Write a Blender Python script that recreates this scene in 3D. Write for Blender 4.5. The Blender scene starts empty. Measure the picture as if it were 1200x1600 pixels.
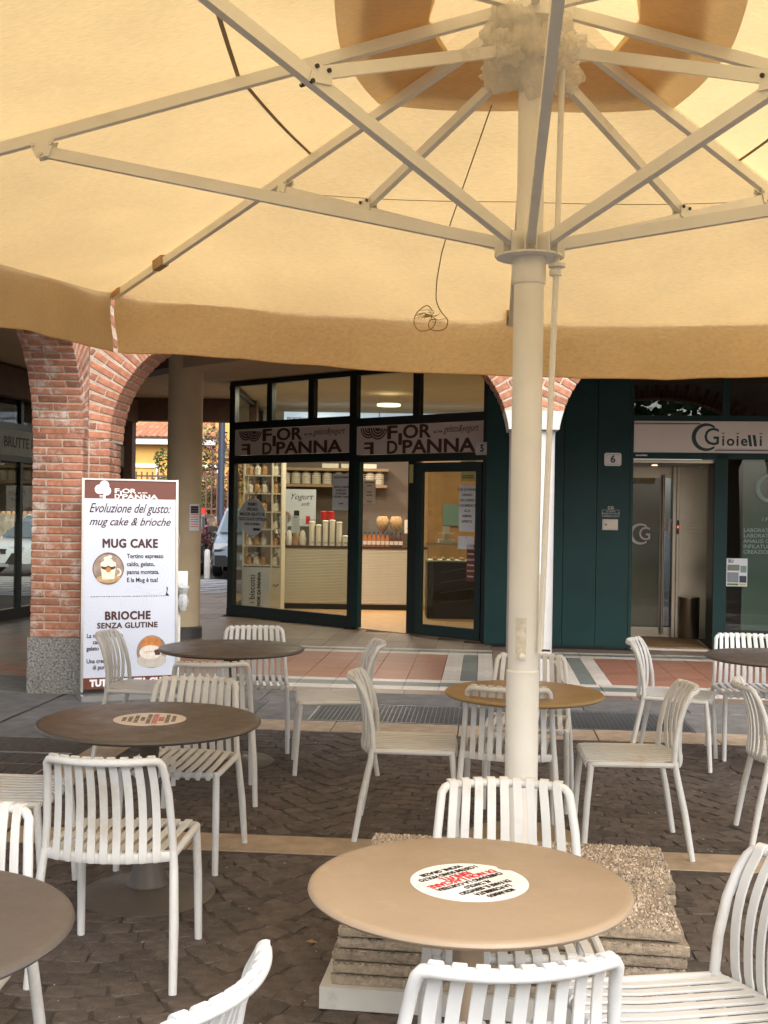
import bpy, bmesh, math, random
from math import sin, cos, pi, radians as R, sqrt, atan2
from mathutils import Vector, Matrix, noise as mn
C = bpy.context.scene.collection
SC = bpy.context.scene
rnd = random.Random(7)

# ------------------------------------------------------------------ camera, sky, sun, exposure
cd = bpy.data.cameras.new('camera'); cam = bpy.data.objects.new('camera', cd); C.objects.link(cam)
cd.sensor_fit = 'VERTICAL'; cd.sensor_height = 36; cd.sensor_width = 27; cd.lens = 40.5
cd.clip_start = .05; cd.clip_end = 400
cam.matrix_world = Matrix.Translation((0, 0, 1.62)) @ Matrix.Rotation(R(90 - .09), 4, 'X') @ Matrix.Rotation(R(.9), 4, 'Z')
SC.camera = cam
w = bpy.data.worlds.new('World'); SC.world = w; w.use_nodes = True
nt = w.node_tree; bg = nt.nodes['Background']
sky = nt.nodes.new('ShaderNodeTexSky'); sky.sky_type = 'NISHITA'; sky.sun_disc = False
sky.sun_elevation = R(40); sky.sun_rotation = R(160); sky.air_density = 1.2; sky.dust_density = 4.0
hs = nt.nodes.new('ShaderNodeHueSaturation'); hs.inputs['Saturation'].default_value = .42
nt.links.new(sky.outputs[0], hs.inputs['Color']); nt.links.new(hs.outputs[0], bg.inputs[0])
bg.inputs[1].default_value = .15
sd = bpy.data.lights.new('sun', 'SUN'); sd.energy = 1.0; sd.angle = R(60); sd.color = (1, .985, .96)
so = bpy.data.objects.new('sun', sd); C.objects.link(so)
so.rotation_euler = (R(50), 0, R(20))
so.location = (0, -5, 20)
SC.view_settings.view_transform = 'Standard'; SC.view_settings.look = 'None'
SC.view_settings.exposure = 1.2; SC.view_settings.gamma = 1
SC.cycles.max_bounces = 8; SC.cycles.transparent_max_bounces = 16

# ------------------------------------------------------------------ helpers
def bsdf(m): return m.node_tree.nodes['Principled BSDF']
def mat(name, col, rough=.6, var=.12, scale=12, bump=0, bscale=None, metal=0, rand=0, col2=None, dirt=None, coat=0, emit=0, spec=.5, detail=6):
    m = bpy.data.materials.new(name); m.use_nodes = True; t = m.node_tree; N = t.nodes; L = t.links; b = bsdf(m)
    b.inputs['Roughness'].default_value = rough; b.inputs['Metallic'].default_value = metal
    b.inputs['Specular IOR Level'].default_value = spec
    if coat: b.inputs['Coat Weight'].default_value = coat; b.inputs['Coat Roughness'].default_value = .1
    tc = N.new('ShaderNodeTexCoord')
    nz = N.new('ShaderNodeTexNoise'); nz.inputs['Scale'].default_value = scale; nz.inputs['Detail'].default_value = detail
    L.new(tc.outputs['Object'], nz.inputs['Vector'])
    rp = N.new('ShaderNodeValToRGB'); c2 = col2 or tuple(min(1, c * (1 + var)) for c in col); c1 = tuple(c * (1 - var) for c in col) if not col2 else col
    rp.color_ramp.elements[0].position = .3; rp.color_ramp.elements[1].position = .7
    rp.color_ramp.elements[0].color = (*c1, 1); rp.color_ramp.elements[1].color = (*c2, 1)
    L.new(nz.outputs['Fac'], rp.inputs[0]); out = rp.outputs[0]
    if rand:
        oi = N.new('ShaderNodeObjectInfo'); ge = N.new('ShaderNodeNewGeometry')
        ad = N.new('ShaderNodeMath'); ad.operation = 'ADD'; L.new(oi.outputs['Random'], ad.inputs[0]); L.new(ge.outputs['Random Per Island'], ad.inputs[1])
        fr = N.new('ShaderNodeMath'); fr.operation = 'FRACT'; L.new(ad.outputs[0], fr.inputs[0])
        mr = N.new('ShaderNodeMapRange'); mr.inputs[3].default_value = 1 - rand; mr.inputs[4].default_value = 1 + rand; L.new(fr.outputs[0], mr.inputs[0])
        mx = N.new('ShaderNodeMix'); mx.data_type = 'RGBA'; mx.blend_type = 'MULTIPLY'; mx.inputs[0].default_value = 1
        L.new(out, mx.inputs[6]); L.new(mr.outputs[0], mx.inputs[7]); out = mx.outputs[2]
    if dirt:   # (colour, scale, threshold)
        ge2 = N.new('ShaderNodeNewGeometry'); n2 = N.new('ShaderNodeTexNoise'); n2.inputs['Scale'].default_value = dirt[1]; n2.inputs['Detail'].default_value = 8; n2.inputs['Roughness'].default_value = .7
        L.new(ge2.outputs['Position'], n2.inputs['Vector'])
        r2 = N.new('ShaderNodeMapRange'); r2.inputs[1].default_value = dirt[2]; r2.inputs[2].default_value = dirt[2] + .18; L.new(n2.outputs['Fac'], r2.inputs[0])
        mx = N.new('ShaderNodeMix'); mx.data_type = 'RGBA'; L.new(r2.outputs[0], mx.inputs[0]); L.new(out, mx.inputs[6]); mx.inputs[7].default_value = (*dirt[0], 1); out = mx.outputs[2]
    L.new(out, b.inputs['Base Color'])
    if emit:
        L.new(out, b.inputs['Emission Color']); b.inputs['Emission Strength'].default_value = emit
    if bump:
        bn = N.new('ShaderNodeTexNoise'); bn.inputs['Scale'].default_value = bscale or scale * 6; bn.inputs['Detail'].default_value = 5
        L.new(tc.outputs['Object'], bn.inputs['Vector']); bp = N.new('ShaderNodeBump'); bp.inputs['Strength'].default_value = bump; bp.inputs['Distance'].default_value = .01
        L.new(bn.outputs['Fac'], bp.inputs['Height']); L.new(bp.outputs[0], b.inputs['Normal'])
    return m
def glass(name, tint=(.85, .9, .88), rough=0, ior=1.5, refl=(1, 1, 1)):
    m = bpy.data.materials.new(name); m.use_nodes = True; t = m.node_tree; N = t.nodes; L = t.links; N.remove(bsdf(m))
    fr = N.new('ShaderNodeFresnel'); fr.inputs[0].default_value = ior
    tr = N.new('ShaderNodeBsdfTransparent'); tr.inputs[0].default_value = (*tint, 1)
    gl = N.new('ShaderNodeBsdfGlossy'); gl.inputs['Color'].default_value = (*refl, 1); gl.inputs['Roughness'].default_value = rough
    mx = N.new('ShaderNodeMixShader'); ge = N.new('ShaderNodeNewGeometry'); iv = N.new('ShaderNodeMath'); iv.operation = 'SUBTRACT'; iv.inputs[0].default_value = 1; L.new(ge.outputs['Backfacing'], iv.inputs[1]); mu = N.new('ShaderNodeMath'); mu.operation = 'MULTIPLY'; L.new(fr.outputs[0], mu.inputs[0]); L.new(iv.outputs[0], mu.inputs[1]); L.new(mu.outputs[0], mx.inputs[0]); L.new(tr.outputs[0], mx.inputs[1]); L.new(gl.outputs[0], mx.inputs[2])
    L.new(mx.outputs[0], N['Material Output'].inputs[0]); return m
def cloth(name, col, trans=.55, tcol=None, op=0):
    m = bpy.data.materials.new(name); m.use_nodes = True; t = m.node_tree; N = t.nodes; L = t.links; N.remove(bsdf(m))
    ge = N.new('ShaderNodeNewGeometry'); mp = N.new('ShaderNodeMapping'); mp.inputs['Scale'].default_value = (1, 1, 1); L.new(ge.outputs['Position'], mp.inputs[0])
    n1 = N.new('ShaderNodeTexNoise'); n1.inputs['Scale'].default_value = 1.6; n1.inputs['Detail'].default_value = 3; L.new(mp.outputs[0], n1.inputs['Vector'])
    m2 = N.new('ShaderNodeMapping'); m2.inputs['Rotation'].default_value = (0, 0, R(35)); m2.inputs['Scale'].default_value = (30, 160, 60); L.new(ge.outputs['Position'], m2.inputs[0])
    n2 = N.new('ShaderNodeTexNoise'); n2.inputs['Scale'].default_value = 1; n2.inputs['Detail'].default_value = 3; L.new(m2.outputs[0], n2.inputs['Vector'])
    a = N.new('ShaderNodeMath'); a.operation = 'ADD'; L.new(n1.outputs['Fac'], a.inputs[0]); L.new(n2.outputs['Fac'], a.inputs[1])
    mr = N.new('ShaderNodeMapRange'); mr.inputs[1].default_value = .6; mr.inputs[2].default_value = 1.4; mr.inputs[3].default_value = .83; mr.inputs[4].default_value = 1.12; L.new(a.outputs[0], mr.inputs[0])
    def mul(c):
        mx = N.new('ShaderNodeMix'); mx.data_type = 'RGBA'; mx.blend_type = 'MULTIPLY'; mx.inputs[0].default_value = 1; mx.inputs[6].default_value = (*c, 1); L.new(mr.outputs[0], mx.inputs[7]); return mx.outputs[2]
    bp = N.new('ShaderNodeBump'); bp.inputs['Strength'].default_value = .25; bp.inputs['Distance'].default_value = .02; L.new(a.outputs[0], bp.inputs['Height'])
    d = N.new('ShaderNodeBsdfDiffuse'); L.new(bp.outputs[0], d.inputs['Normal']); L.new(mul(col), d.inputs[0]); tl = N.new('ShaderNodeBsdfTranslucent'); L.new(mul(tcol or col), tl.inputs[0])
    mx = N.new('ShaderNodeMixShader'); mx.inputs[0].default_value = trans; L.new(d.outputs[0], mx.inputs[1]); L.new(tl.outputs[0], mx.inputs[2])
    if op:
        tp = N.new('ShaderNodeBsdfTransparent'); m3 = N.new('ShaderNodeMixShader'); m3.inputs[0].default_value = op; L.new(mx.outputs[0], m3.inputs[1]); L.new(tp.outputs[0], m3.inputs[2]); L.new(m3.outputs[0], N['Material Output'].inputs[0])
    else: L.new(mx.outputs[0], N['Material Output'].inputs[0])
    return m
def link(o, parent=None):
    C.objects.link(o)
    if parent: o.parent = parent
    return o
def tag(o, label=None, cat=None, group=None, kind=None):
    if label: o['label'] = label
    if cat: o['category'] = cat
    if group: o['group'] = group
    if kind: o['kind'] = kind
    return o
def thing(name, label, cat, loc=(0, 0, 0), rz=0, group=None):
    o = link(bpy.data.objects.new(name, None)); o.location = loc; o.rotation_euler = (0, 0, rz); o.empty_display_size = .1
    return tag(o, label, cat, group)
class MB:
    def __init__(s): s.v = []; s.f = []
    def add(s, v, f):
        n = len(s.v); s.v += [tuple(p) for p in v]; s.f += [tuple(i + n for i in q) for q in f]; return s
    def box(s, x0, x1, y0, y1, z0, z1):
        return s.add([(x0, y0, z0), (x1, y0, z0), (x1, y1, z0), (x0, y1, z0), (x0, y0, z1), (x1, y0, z1), (x1, y1, z1), (x0, y1, z1)],
                     [(0, 3, 2, 1), (4, 5, 6, 7), (0, 1, 5, 4), (1, 2, 6, 5), (2, 3, 7, 6), (3, 0, 4, 7)])
    def cbox(s, cx, cy, cz, sx, sy, sz): return s.box(cx - sx / 2, cx + sx / 2, cy - sy / 2, cy + sy / 2, cz - sz / 2, cz + sz / 2)
    def prism(s, poly, z0, z1):
        n = len(poly); return s.add([(x, y, z0) for x, y in poly] + [(x, y, z1) for x, y in poly], [tuple(range(n - 1, -1, -1)), tuple(range(n, 2 * n))] + [(i, (i + 1) % n, n + (i + 1) % n, n + i) for i in range(n)])
    def prismY(s, poly, y0, y1):   # polygon in x,z extruded in y
        n = len(poly); return s.add([(x, y0, z) for x, z in poly] + [(x, y1, z) for x, z in poly], [tuple(range(n)), tuple(range(2 * n - 1, n - 1, -1))] + [((i + 1) % n, i, n + i, n + (i + 1) % n) for i in range(n)])
    def prismX(s, poly, x0, x1):   # polygon in y,z
        n = len(poly); return s.add([(x0, y, z) for y, z in poly] + [(x1, y, z) for y, z in poly], [tuple(range(n - 1, -1, -1)), tuple(range(n, 2 * n))] + [(i, (i + 1) % n, n + (i + 1) % n, n + i) for i in range(n)])
    def sweep(s, path, sec, up=(0, 0, 1), scl=None, closed=False, side0=None):   # section list (a,b): a along side, b along up
        P = [Vector(p) for p in path]; n = len(P); m = len(sec); V = []; up = Vector(up); pn = Vector(side0) if side0 else None
        for i in range(n):
            t = (P[(i + 1) % n if closed else min(i + 1, n - 1)] - P[(i - 1) % n if closed else max(i - 1, 0)]).normalized()
            side = t.cross(up) if pn is None else pn - t * pn.dot(t)
            if side.length < 1e-4: side = t.cross(Vector((1, .1, 0)))
            side.normalize(); pn = side; u = side.cross(t); k = scl[i] if scl else 1
            V += [P[i] + side * a * k + u * b * k for a, b in sec]
        F = []
        for i in range(n if closed else n - 1):
            for j in range(m):
                a = i * m + j; b = i * m + (j + 1) % m; c = ((i + 1) % n) * m + (j + 1) % m; d = ((i + 1) % n) * m + j; F.append((a, b, c, d))
        if not closed: F += [tuple(range(m - 1, -1, -1)), tuple((n - 1) * m + j for j in range(m))]
        return s.add(V, F)
    def tube(s, path, r, seg=10, scl=None, closed=False): return s.sweep(path, [(r * cos(2 * pi * k / seg), r * sin(2 * pi * k / seg)) for k in range(seg)], scl=scl, closed=closed)
    def bar(s, a, b, wd, ht, up=(0, 0, 1)): return s.sweep([a, b], [(-wd / 2, -ht / 2), (wd / 2, -ht / 2), (wd / 2, ht / 2), (-wd / 2, ht / 2)], up)
    def lathe(s, prof, seg=32, c=(0, 0, 0)):
        V = []; F = []; n = len(prof)
        for r, z in prof:
            for k in range(seg): V.append((c[0] + r * cos(2 * pi * k / seg), c[1] + r * sin(2 * pi * k / seg), c[2] + z))
        for i in range(n - 1):
            for k in range(seg): F.append((i * seg + k, i * seg + (k + 1) % seg, (i + 1) * seg + (k + 1) % seg, (i + 1) * seg + k))
        F += [tuple(range(seg - 1, -1, -1)), tuple((n - 1) * seg + k for k in range(seg))]
        return s.add(V, F)
    def xf(s, M):
        s.v = [tuple(M @ Vector(p)) for p in s.v]; return s
    def mesh(s, name, m, smooth=True, ang=35):
        me = bpy.data.meshes.new(name); me.from_pydata(s.v, [], s.f); me.materials.append(m)
        if smooth:
            me.shade_smooth(); me.set_sharp_from_angle(angle=R(ang))
        return me
    def build(s, name, m, parent=None, smooth=True, loc=None, rz=None, kind=None, label=None):
        o = link(bpy.data.objects.new(name, s.mesh(name, m, smooth)), parent)
        if loc: o.location = loc
        if rz is not None: o.rotation_euler = (0, 0, rz)
        if kind: o['kind'] = kind
        if label: o['label'] = label
        return o
def inst(name, me, parent=None, loc=(0, 0, 0), rot=(0, 0, 0), scale=None):
    o = link(bpy.data.objects.new(name, me), parent); o.location = loc; o.rotation_euler = rot
    if scale: o.scale = scale
    return o
_bc = {}
def boxmesh(name, sx, sy, sz, m, ch=.004, jit=0):
    """a chamfered brick-like block centred on its base-centre, cached by size"""
    key = (name, round(sx, 3), round(sy, 3), round(sz, 3), m.name)
    if key in _bc: return _bc[key]
    x, y, z = sx / 2, sy / 2, sz / 2; c = min(ch, x * .4, y * .4, z * .4); V = []
    for a in (-1, 1):
        for b in (-1, 1):
            for d in (-1, 1):
                j = [rnd.uniform(-jit, jit) for _ in range(3)]
                V += [(a * (x - c) + j[0], b * (y - c) + j[1], d * z + j[2]), (a * (x - c) + j[0], b * y + j[1], d * (z - c) + j[2]), (a * x + j[0], b * (y - c) + j[1], d * (z - c) + j[2])]
    bm = bmesh.new(); [bm.verts.new(v) for v in V]; bmesh.ops.convex_hull(bm, input=bm.verts)
    bmesh.ops.dissolve_limit(bm, angle_limit=.02, verts=bm.verts, edges=bm.edges)
    me = bpy.data.meshes.new(name); bm.to_mesh(me); bm.free(); me.materials.append(m); _bc[key] = me; return me
def text(s, size, m, parent, loc, rot=(pi / 2, 0, 0), bold=0, shear=0, sx=1, align='CENTER', name='lettering', ext=.0006, space=1, mirror=False, box=None, fat=0):
    cu = bpy.data.curves.new(name, 'FONT'); cu.body = s; cu.size = size; cu.extrude = ext; cu.offset = bold; cu.shear = shear; cu.align_x = align; cu.align_y = 'CENTER'; cu.space_character = space; cu.resolution_u = 3
    o = bpy.data.objects.new(name, cu); C.objects.link(o); bpy.context.view_layer.update()
    me = bpy.data.meshes.new_from_object(o.evaluated_get(bpy.context.evaluated_depsgraph_get())); bpy.data.objects.remove(o); bpy.data.curves.remove(cu)
    for v in me.vertices: v.co.x *= sx * (-1 if mirror else 1)
    if fat and len(me.vertices):
        vs = [v.co.copy() for v in me.vertices]; fs = [tuple(p.vertices) for p in me.polygons]; V = []; F = []
        for q, (ax, ay) in enumerate(((0, 0), (-fat, 0), (fat, 0), (0, fat * .8), (0, -fat * .8), (-fat * .7, fat * .6), (fat * .7, -fat * .6), (fat * .7, fat * .6), (-fat * .7, -fat * .6))):
            n = len(V); V += [(v.x + ax, v.y + ay, v.z + q * .00006) for v in vs]; F += [tuple(i + n for i in f) for f in fs]
        bpy.data.meshes.remove(me); me = bpy.data.meshes.new(name); me.from_pydata(V, [], F)
    if box and len(me.vertices):
        xs = [v.co.x for v in me.vertices]; ys = [v.co.y for v in me.vertices]; x0, x1, y0, y1 = min(xs), max(xs), min(ys), max(ys)
        for v in me.vertices: v.co.x = (v.co.x - (x0 + x1) / 2) / max(1e-6, x1 - x0) * box[0]; v.co.y = (v.co.y - (y0 + y1) / 2) / max(1e-6, y1 - y0) * box[1]
    me.name = name; me.materials.clear(); me.materials.append(m)
    return inst(name, me, parent, loc, rot)
def tfit(s, x0, x1, z0, z1, y, m, par, bold=.03, **k):
    return text(s, 1, m, par, ((x0 + x1) / 2, y, (z0 + z1) / 2), fat=bold, box=(x1 - x0, z1 - z0), **k)
def disc(n=40, rx=1, ry=None, cx=0, cz=0, a0=0, a1=2 * pi):
    ry = ry or rx; return [(cx + rx * cos(a0 + (a1 - a0) * k / n), cz + ry * sin(a0 + (a1 - a0) * k / n)) for k in range(n)]
def flat(poly, y, m, parent, name='print', th=.0006):   # thin print in x,z at local y facing -y
    return MB().prismY(poly, y - th, y).build(name, m, parent, smooth=False)
def rect(x0, x1, z0, z1): return [(x0, z0), (x1, z0), (x1, z1), (x0, z1)]
def arcband(cx, cz, r0, r1, a0, a1, n=24, e0=1, e1=1, ox=0):   # crescent band outline
    o = [(cx + r1 * cos(a0 + (a1 - a0) * k / n), cz + r1 * sin(a0 + (a1 - a0) * k / n)) for k in range(n + 1)]
    i = [(cx + ox + r0 * cos(a0 + (a1 - a0) * k / n), cz + r0 * sin(a0 + (a1 - a0) * k / n)) for k in range(n, -1, -1)]
    return o + i

# ------------------------------------------------------------------ materials
M = dict(
 white=mat('white_plastic', (.64, .65, .655), .45, .04, 9, .03, 300, rand=.03, dirt=((.52, .48, .41), 3.5, .55)),
 taupe=mat('taupe_paint', (.098, .083, .073), .36, .05, 5, .03, 500, dirt=((.15, .12, .10), 6, .62)),
 tan=mat('tan_paint', (.35, .265, .185), .40, .05, 5, .03, 500, dirt=((.48, .37, .25), 5, .6)),
 tan_shaded=mat('shaded_tan_paint', (.30, .205, .095), .40, .05, 5, .03, 500),  # same tan as the near table, with the dimmer light put into the colour
 cream=mat('cream_metal', (.86, .85, .80), .38, .04, 6, .02, 40, dirt=((.62, .57, .46), 5, .62)),
 canopy=cloth('canopy_cloth', (.77, .60, .35), .52, (.845, .635, .325)),
 valance=cloth('valance_cloth', (.74, .57, .33), .54, (.84, .62, .32)),
 fred=mat('faded_red_ink', (.55, .22, .20), .6), fink=mat('faded_ink', (.22, .19, .18), .6),
 residue=mat('glue_residue', (.70, .65, .53), .7, .1, 40, .3, 80, dirt=((.84, .82, .76), 25, .48)),
 etch=mat('etched_print', (.27, .38, .35), .6),
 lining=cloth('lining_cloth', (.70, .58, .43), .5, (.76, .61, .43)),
 tape=mat('brown_tape', (.42, .30, .16), .8), cord=mat('cord', (.34, .25, .13), .9),
 wrap=cloth('plastic_wrap', (.94, .92, .87), .5, (.98, .95, .90), .5),
 steel=mat('brushed_steel', (.36, .32, .27), .30, .06, 4, .02, 200, metal=1),
 gsteel=mat('galvanised', (.30, .31, .33), .4, .08, 10, metal=.8),
 brick=mat('red_brick', (.37, .165, .10), .85, .25, 25, .5, 120, rand=.25, dirt=((.52, .40, .33), 6, .62)),
 brickw=mat('salt_stained_brick', (.31, .135, .082), .85, .25, 25, .5, 120, rand=.25, dirt=((.56, .50, .45), 6.5, .51)),
 mortar=mat('mortar', (.42, .35, .28), .9, .15, 30, .6, 150, dirt=((.6, .55, .48), 4, .5)),
 granite=mat('grey_granite', (.06, .06, .055), .75, .5, 60, .4, 200, col2=(.34, .335, .31), detail=4, dirt=((.07, .065, .06), 3, .58)),
 marble=mat('white_stone', (.50, .49, .485), .5, .06, 6, .1, 60, dirt=((.55, .5, .45), 9, .64)),
 plaster=mat('beige_plaster', (.46, .375, .25), .85, .06, 4, .15, 80, dirt=((.30, .25, .18), 8, .68)),
 ceil=mat('ceiling_plaster', (.42, .31, .21), .9, .06, 3), beam=mat('brown_beam', (.09, .045, .03), .7, .15, 8),
 wallup=mat('facade_plaster', (.5, .36, .2), .9, .1, 2, .2, 40),
 green=mat('dark_green_steel', (.0035, .030, .031), .45, .15, 2.2, .02, 60, dirt=((.008, .036, .036), 4, .58), spec=.25),
 doorg=mat('door_green', (.003, .018, .019), .4, .1, 4), frame=mat('near_black_frame', (.003, .009, .010), .35, .1, 4),
 tileb=mat('brown_tile', (.20, .145, .11), .42, .12, 9, .05, 90, rand=.12), terra=mat('terracotta_tile', (.27, .125, .082), .45, .12, 9, .05, 90, rand=.10),
 tilew=mat('pale_stone_tile', (.50, .46, .41), .5, .12, 14, .05, 90, rand=.12), tileg=mat('grey_green_tile', (.15, .165, .15), .45, .12, 14, .05, 90, rand=.12),
 slab=mat('grey_stone_slab', (.13, .125, .12), .8, .25, 7, .35, 60, rand=.15, dirt=((.2, .195, .19), 2.5, .55)),
 creamslab=mat('cream_kerb_stone', (.40, .31, .22), .75, .2, 9, .35, 60, rand=.15, dirt=((.2, .15, .11), 5, .6)),
 cobble=mat('brown_porphyry', (.094, .075, .065), .76, .32, 18, .7, 90, rand=.24, dirt=((.15, .13, .112), 4.5, .57)),
 joint=mat('sand_joint', (.070, .057, .048), .95, .4, 30, .4, 200),
 asphalt=mat('asphalt', (.09, .09, .09), .9, .2, 30, .3, 200), pale=mat('pale_paving', (.42, .40, .40), .7, .1, 3),
 conc=mat('slab_concrete', (.42, .345, .26), .9, .25, 60, 1.0, 220, rand=.12, dirt=((.13, .11, .09), 9, .60)),
 pebble=mat('exposed_pebble', (.40, .335, .27), .7, .3, 20, rand=.75),
 poster=mat('poster_white', (.56, .60, .70), .5, .02, 3), brown=mat('poster_brown', (.13, .035, .022), .5, .05), ink=mat('dark_ink', (.02, .012, .012), .6), inkb=mat('brown_ink', (.06, .018, .014), .6),
 red=mat('red_ink', (.62, .03, .03), .6), wprint=mat('white_print', (.8, .8, .8), .6), faint=mat('faint_print', (.50, .54, .64), .6),
 signw=mat('sign_board', (.50, .44, .42), .5, .04, 3), signink=mat('sign_maroon', (.05, .012, .012), .5), signp=mat('pale_sign', (.70, .65, .62), .5, .03, 3), signg=mat('sign_green_ink', (.004, .035, .04), .5),
 paper=mat('paper', (.62, .66, .72), .7, .05, 4), paperw=mat('warm_paper', (.72, .62, .5), .7, .05, 4),
 glass=glass('window_glass', (.72, .74, .70)), gclear=glass('clear_glass', (.93, .95, .94)), gdark=glass('dark_glass', (.38, .42, .42), ior=1.9, refl=(.9, .95, 1)),
 alu=mat('aluminium', (.62, .62, .62), .35, .05, metal=.9), black=mat('black_plastic', (.012, .012, .012), .5), dark=mat('dark_grey', (.04, .04, .042), .5),
 icream=mat('cream_cladding', (.72, .66, .53), .5, .04, 5), wood=mat('light_wood', (.44, .27, .13), .45, .15, 6), wood2=mat('golden_wood_door', (.36, .20, .07), .45, .15, 5), shelfw=mat('shelf_oak', (.30, .20, .11), .5, .15, 8),
 iwall=mat('cream_wall', (.62, .52, .36), .8, .04, 3), gwall=mat('grey_brown_wall', (.16, .125, .10), .8, .06, 3), cup=mat('paper_cup', (.74, .68, .58), .6, .05),
 screen=mat('menu_screen', (.50, .62, .82), .3, .1, 2, emit=.55), lampm=mat('lamp_glow', (1, .82, .55), .5, .01, emit=1.6),
 amber=mat('amber_syrup', (.42, .13, .03), .3), label=mat('bottle_label', (.7, .66, .6), .6), syrup=mat('dark_syrup', (.10, .03, .02), .3), redpl=mat('red_plastic', (.55, .02, .02), .35),
 traym=mat('grey_white_paint', (.56, .55, .52), .5, .08, 5, dirt=((.35, .32, .28), 6, .6)),
 mat_=mat('coir_mat', (.24, .145, .06), .95, .15, 60, .5, 300), frost=mat('frosted_green_panel', (.16, .27, .24), .5, .06, 2), stone=mat('recess_marble', (.5, .48, .45), .4, .15, 6),
 led=mat('red_led', (1, .05, .02), .5, .01, emit=4), leaf=mat('leaf_green', (.05, .10, .025), .6, .4, 3, rand=.4), leafy=mat('leaf_yellowish', (.16, .17, .05), .6, .4, 3, rand=.4), leafp=mat('leaf_purple', (.13, .04, .045), .6, .3, 3, rand=.4), bark=mat('bark', (.10, .07, .05), .9, .3, 20, .5),
 yellow=mat('yellow_render', (.58, .33, .09), .85, .1, 1.5, .1, 40), rooft=mat('roof_tile', (.42, .17, .10), .8, .2, 8, .2, rand=.25), eave=mat('white_eave', (.75, .74, .72), .6), fence=mat('rust_brown_fence', (.13, .065, .04), .7, .2), stonew=mat('rubble_wall', (.30, .26, .20), .9, .35, 5, .5),
 carg=mat('blue_grey_car_paint', (.20, .235, .28), .25, .02, coat=.8), cars=mat('silver_car_paint', (.62, .65, .67), .3, .02, coat=.8), cark=mat('black_car_paint', (.015, .016, .018), .2, .02, coat=.8), tyre=mat('tyre', (.02, .02, .02), .9), lens=mat('headlight_lens', (.5, .53, .56), .1, .05), rim=mat('wheel_rim', (.3, .3, .31), .35, metal=.8),
 orange=mat('pastry_orange', (.50, .19, .05), .5, .3, 20), whip=mat('whipped_cream', (.72, .66, .58), .6, .12, 30), choc=mat('chocolate', (.07, .03, .02), .5, .2, 20), photo=mat('photo_backdrop', (.30, .22, .17), .6, .4, 12), biscuit=mat('biscuit', (.5, .30, .14), .6, .3, 30),
 plate=mat('enamel_plate', (.62, .60, .60), .35, .04), navy=mat('navy_ink', (.02, .03, .06), .5), yel=mat('yellow_sticker', (.45, .45, .16), .6), tapew=mat('crumpled_film', (.5, .52, .54), .35, .2, 40, .6))

for k_ in ('taupe', 'tan', 'tan_shaded'):
    t_ = M[k_].node_tree; n_ = t_.nodes.new('ShaderNodeTexNoise'); n_.inputs['Scale'].default_value = 7; n_.inputs['Detail'].default_value = 9; n_.inputs['Roughness'].default_value = .75
    g_ = t_.nodes.new('ShaderNodeNewGeometry'); m_ = t_.nodes.new('ShaderNodeMapRange'); m_.inputs[1].default_value = .35; m_.inputs[2].default_value = .7; m_.inputs[3].default_value = .30; m_.inputs[4].default_value = .55
    t_.links.new(g_.outputs['Position'], n_.inputs['Vector']); t_.links.new(n_.outputs['Fac'], m_.inputs[0]); t_.links.new(m_.outputs[0], bsdf(M[k_]).inputs['Roughness'])
# ------------------------------------------------------------------ ground and paving
PA = R(-5); PE = Vector((cos(PA), sin(PA))); PV = Vector((-sin(PA), cos(PA))); PO = Vector((0, 10.2))
def uv(u, v, z=0): p = PO + PE * u + PV * v; return (p.x, p.y, z)
def touv(x, y): d = Vector((x, y)) - PO; return d.dot(PE), d.dot(PV)
g = MB().add([(-80, -60, -.05), (80, -60, -.05), (80, 120, -.05), (-80, 120, -.05)], [(0, 1, 2, 3)]).build('ground', M['asphalt'], smooth=False); tag(g, kind='structure')
def quad(us, vs, z, m, name, par=None):
    return MB().add([uv(us[0], vs[0], z), uv(us[1], vs[0], z), uv(us[1], vs[1], z), uv(us[0], vs[1], z)], [(0, 1, 2, 3)]).build(name, m, par, smooth=False)
piazza = quad((-3.2, 7), (-14, -1.82), -.006, M['joint'], 'cobbled_pavement'); tag(piazza, kind='structure')
gutter = quad((-14, 9), (-1.82, 0), -.014, M['joint'], 'gutter_pavement'); tag(gutter, kind='structure')
floor = quad((-8, 9), (0, 11.4), -.010, M['joint'], 'arcade_floor'); tag(floor, kind='structure')
def in_shop(x, y):   # inside the ice cream shop / behind the green wall
    S1 = (-2.3, 17.3); S2 = (1.25, 14.2); cr = (S2[0] - S1[0]) * (y - S1[1]) - (S2[1] - S1[1]) * (x - S1[0])
    if x > -2.25 and x < 1.3 and cr > .12: return True
    return x >= 1.3 and y > 13.75 - .105 * (x - 3) and not (x > 2.9 and x < 4.2 and y < 14.0)
tl = []
def tile(u0, u1, v0, v1, m):
    g_ = .004; p = uv((u0 + u1) / 2, (v0 + v1) / 2); tl.append((p[0], p[1], u1 - u0 - g_, v1 - v0 - g_, m))
T_ = .333
def stripes(u, u1):
    while u < u1 - .01:
        e = min(u + T_, u1)
        for v0, v1, m in ((.25, .47, 'tilew'), (.47, .72, 'tileg'), (.72, .88, 'tilew'), (2.88, 3.06, 'tilew'), (3.06, 3.24, 'tileg'), (3.24, 3.37, 'tilew')): tile(u, e, v0, v1, m)
        u = e
for (ua, ub, side) in ((-2.17 - .33, .50, 1), (2.12, 5.8, 0)):
    stripes(ua if side else 1.66, 1.0 if side else ub)
    u = ua
    while u < ub - .01:
        for k in range(6): tile(u, min(u + T_, ub), .88 + k * T_, .88 + (k + 1) * T_, 'terra')
        u += T_
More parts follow.
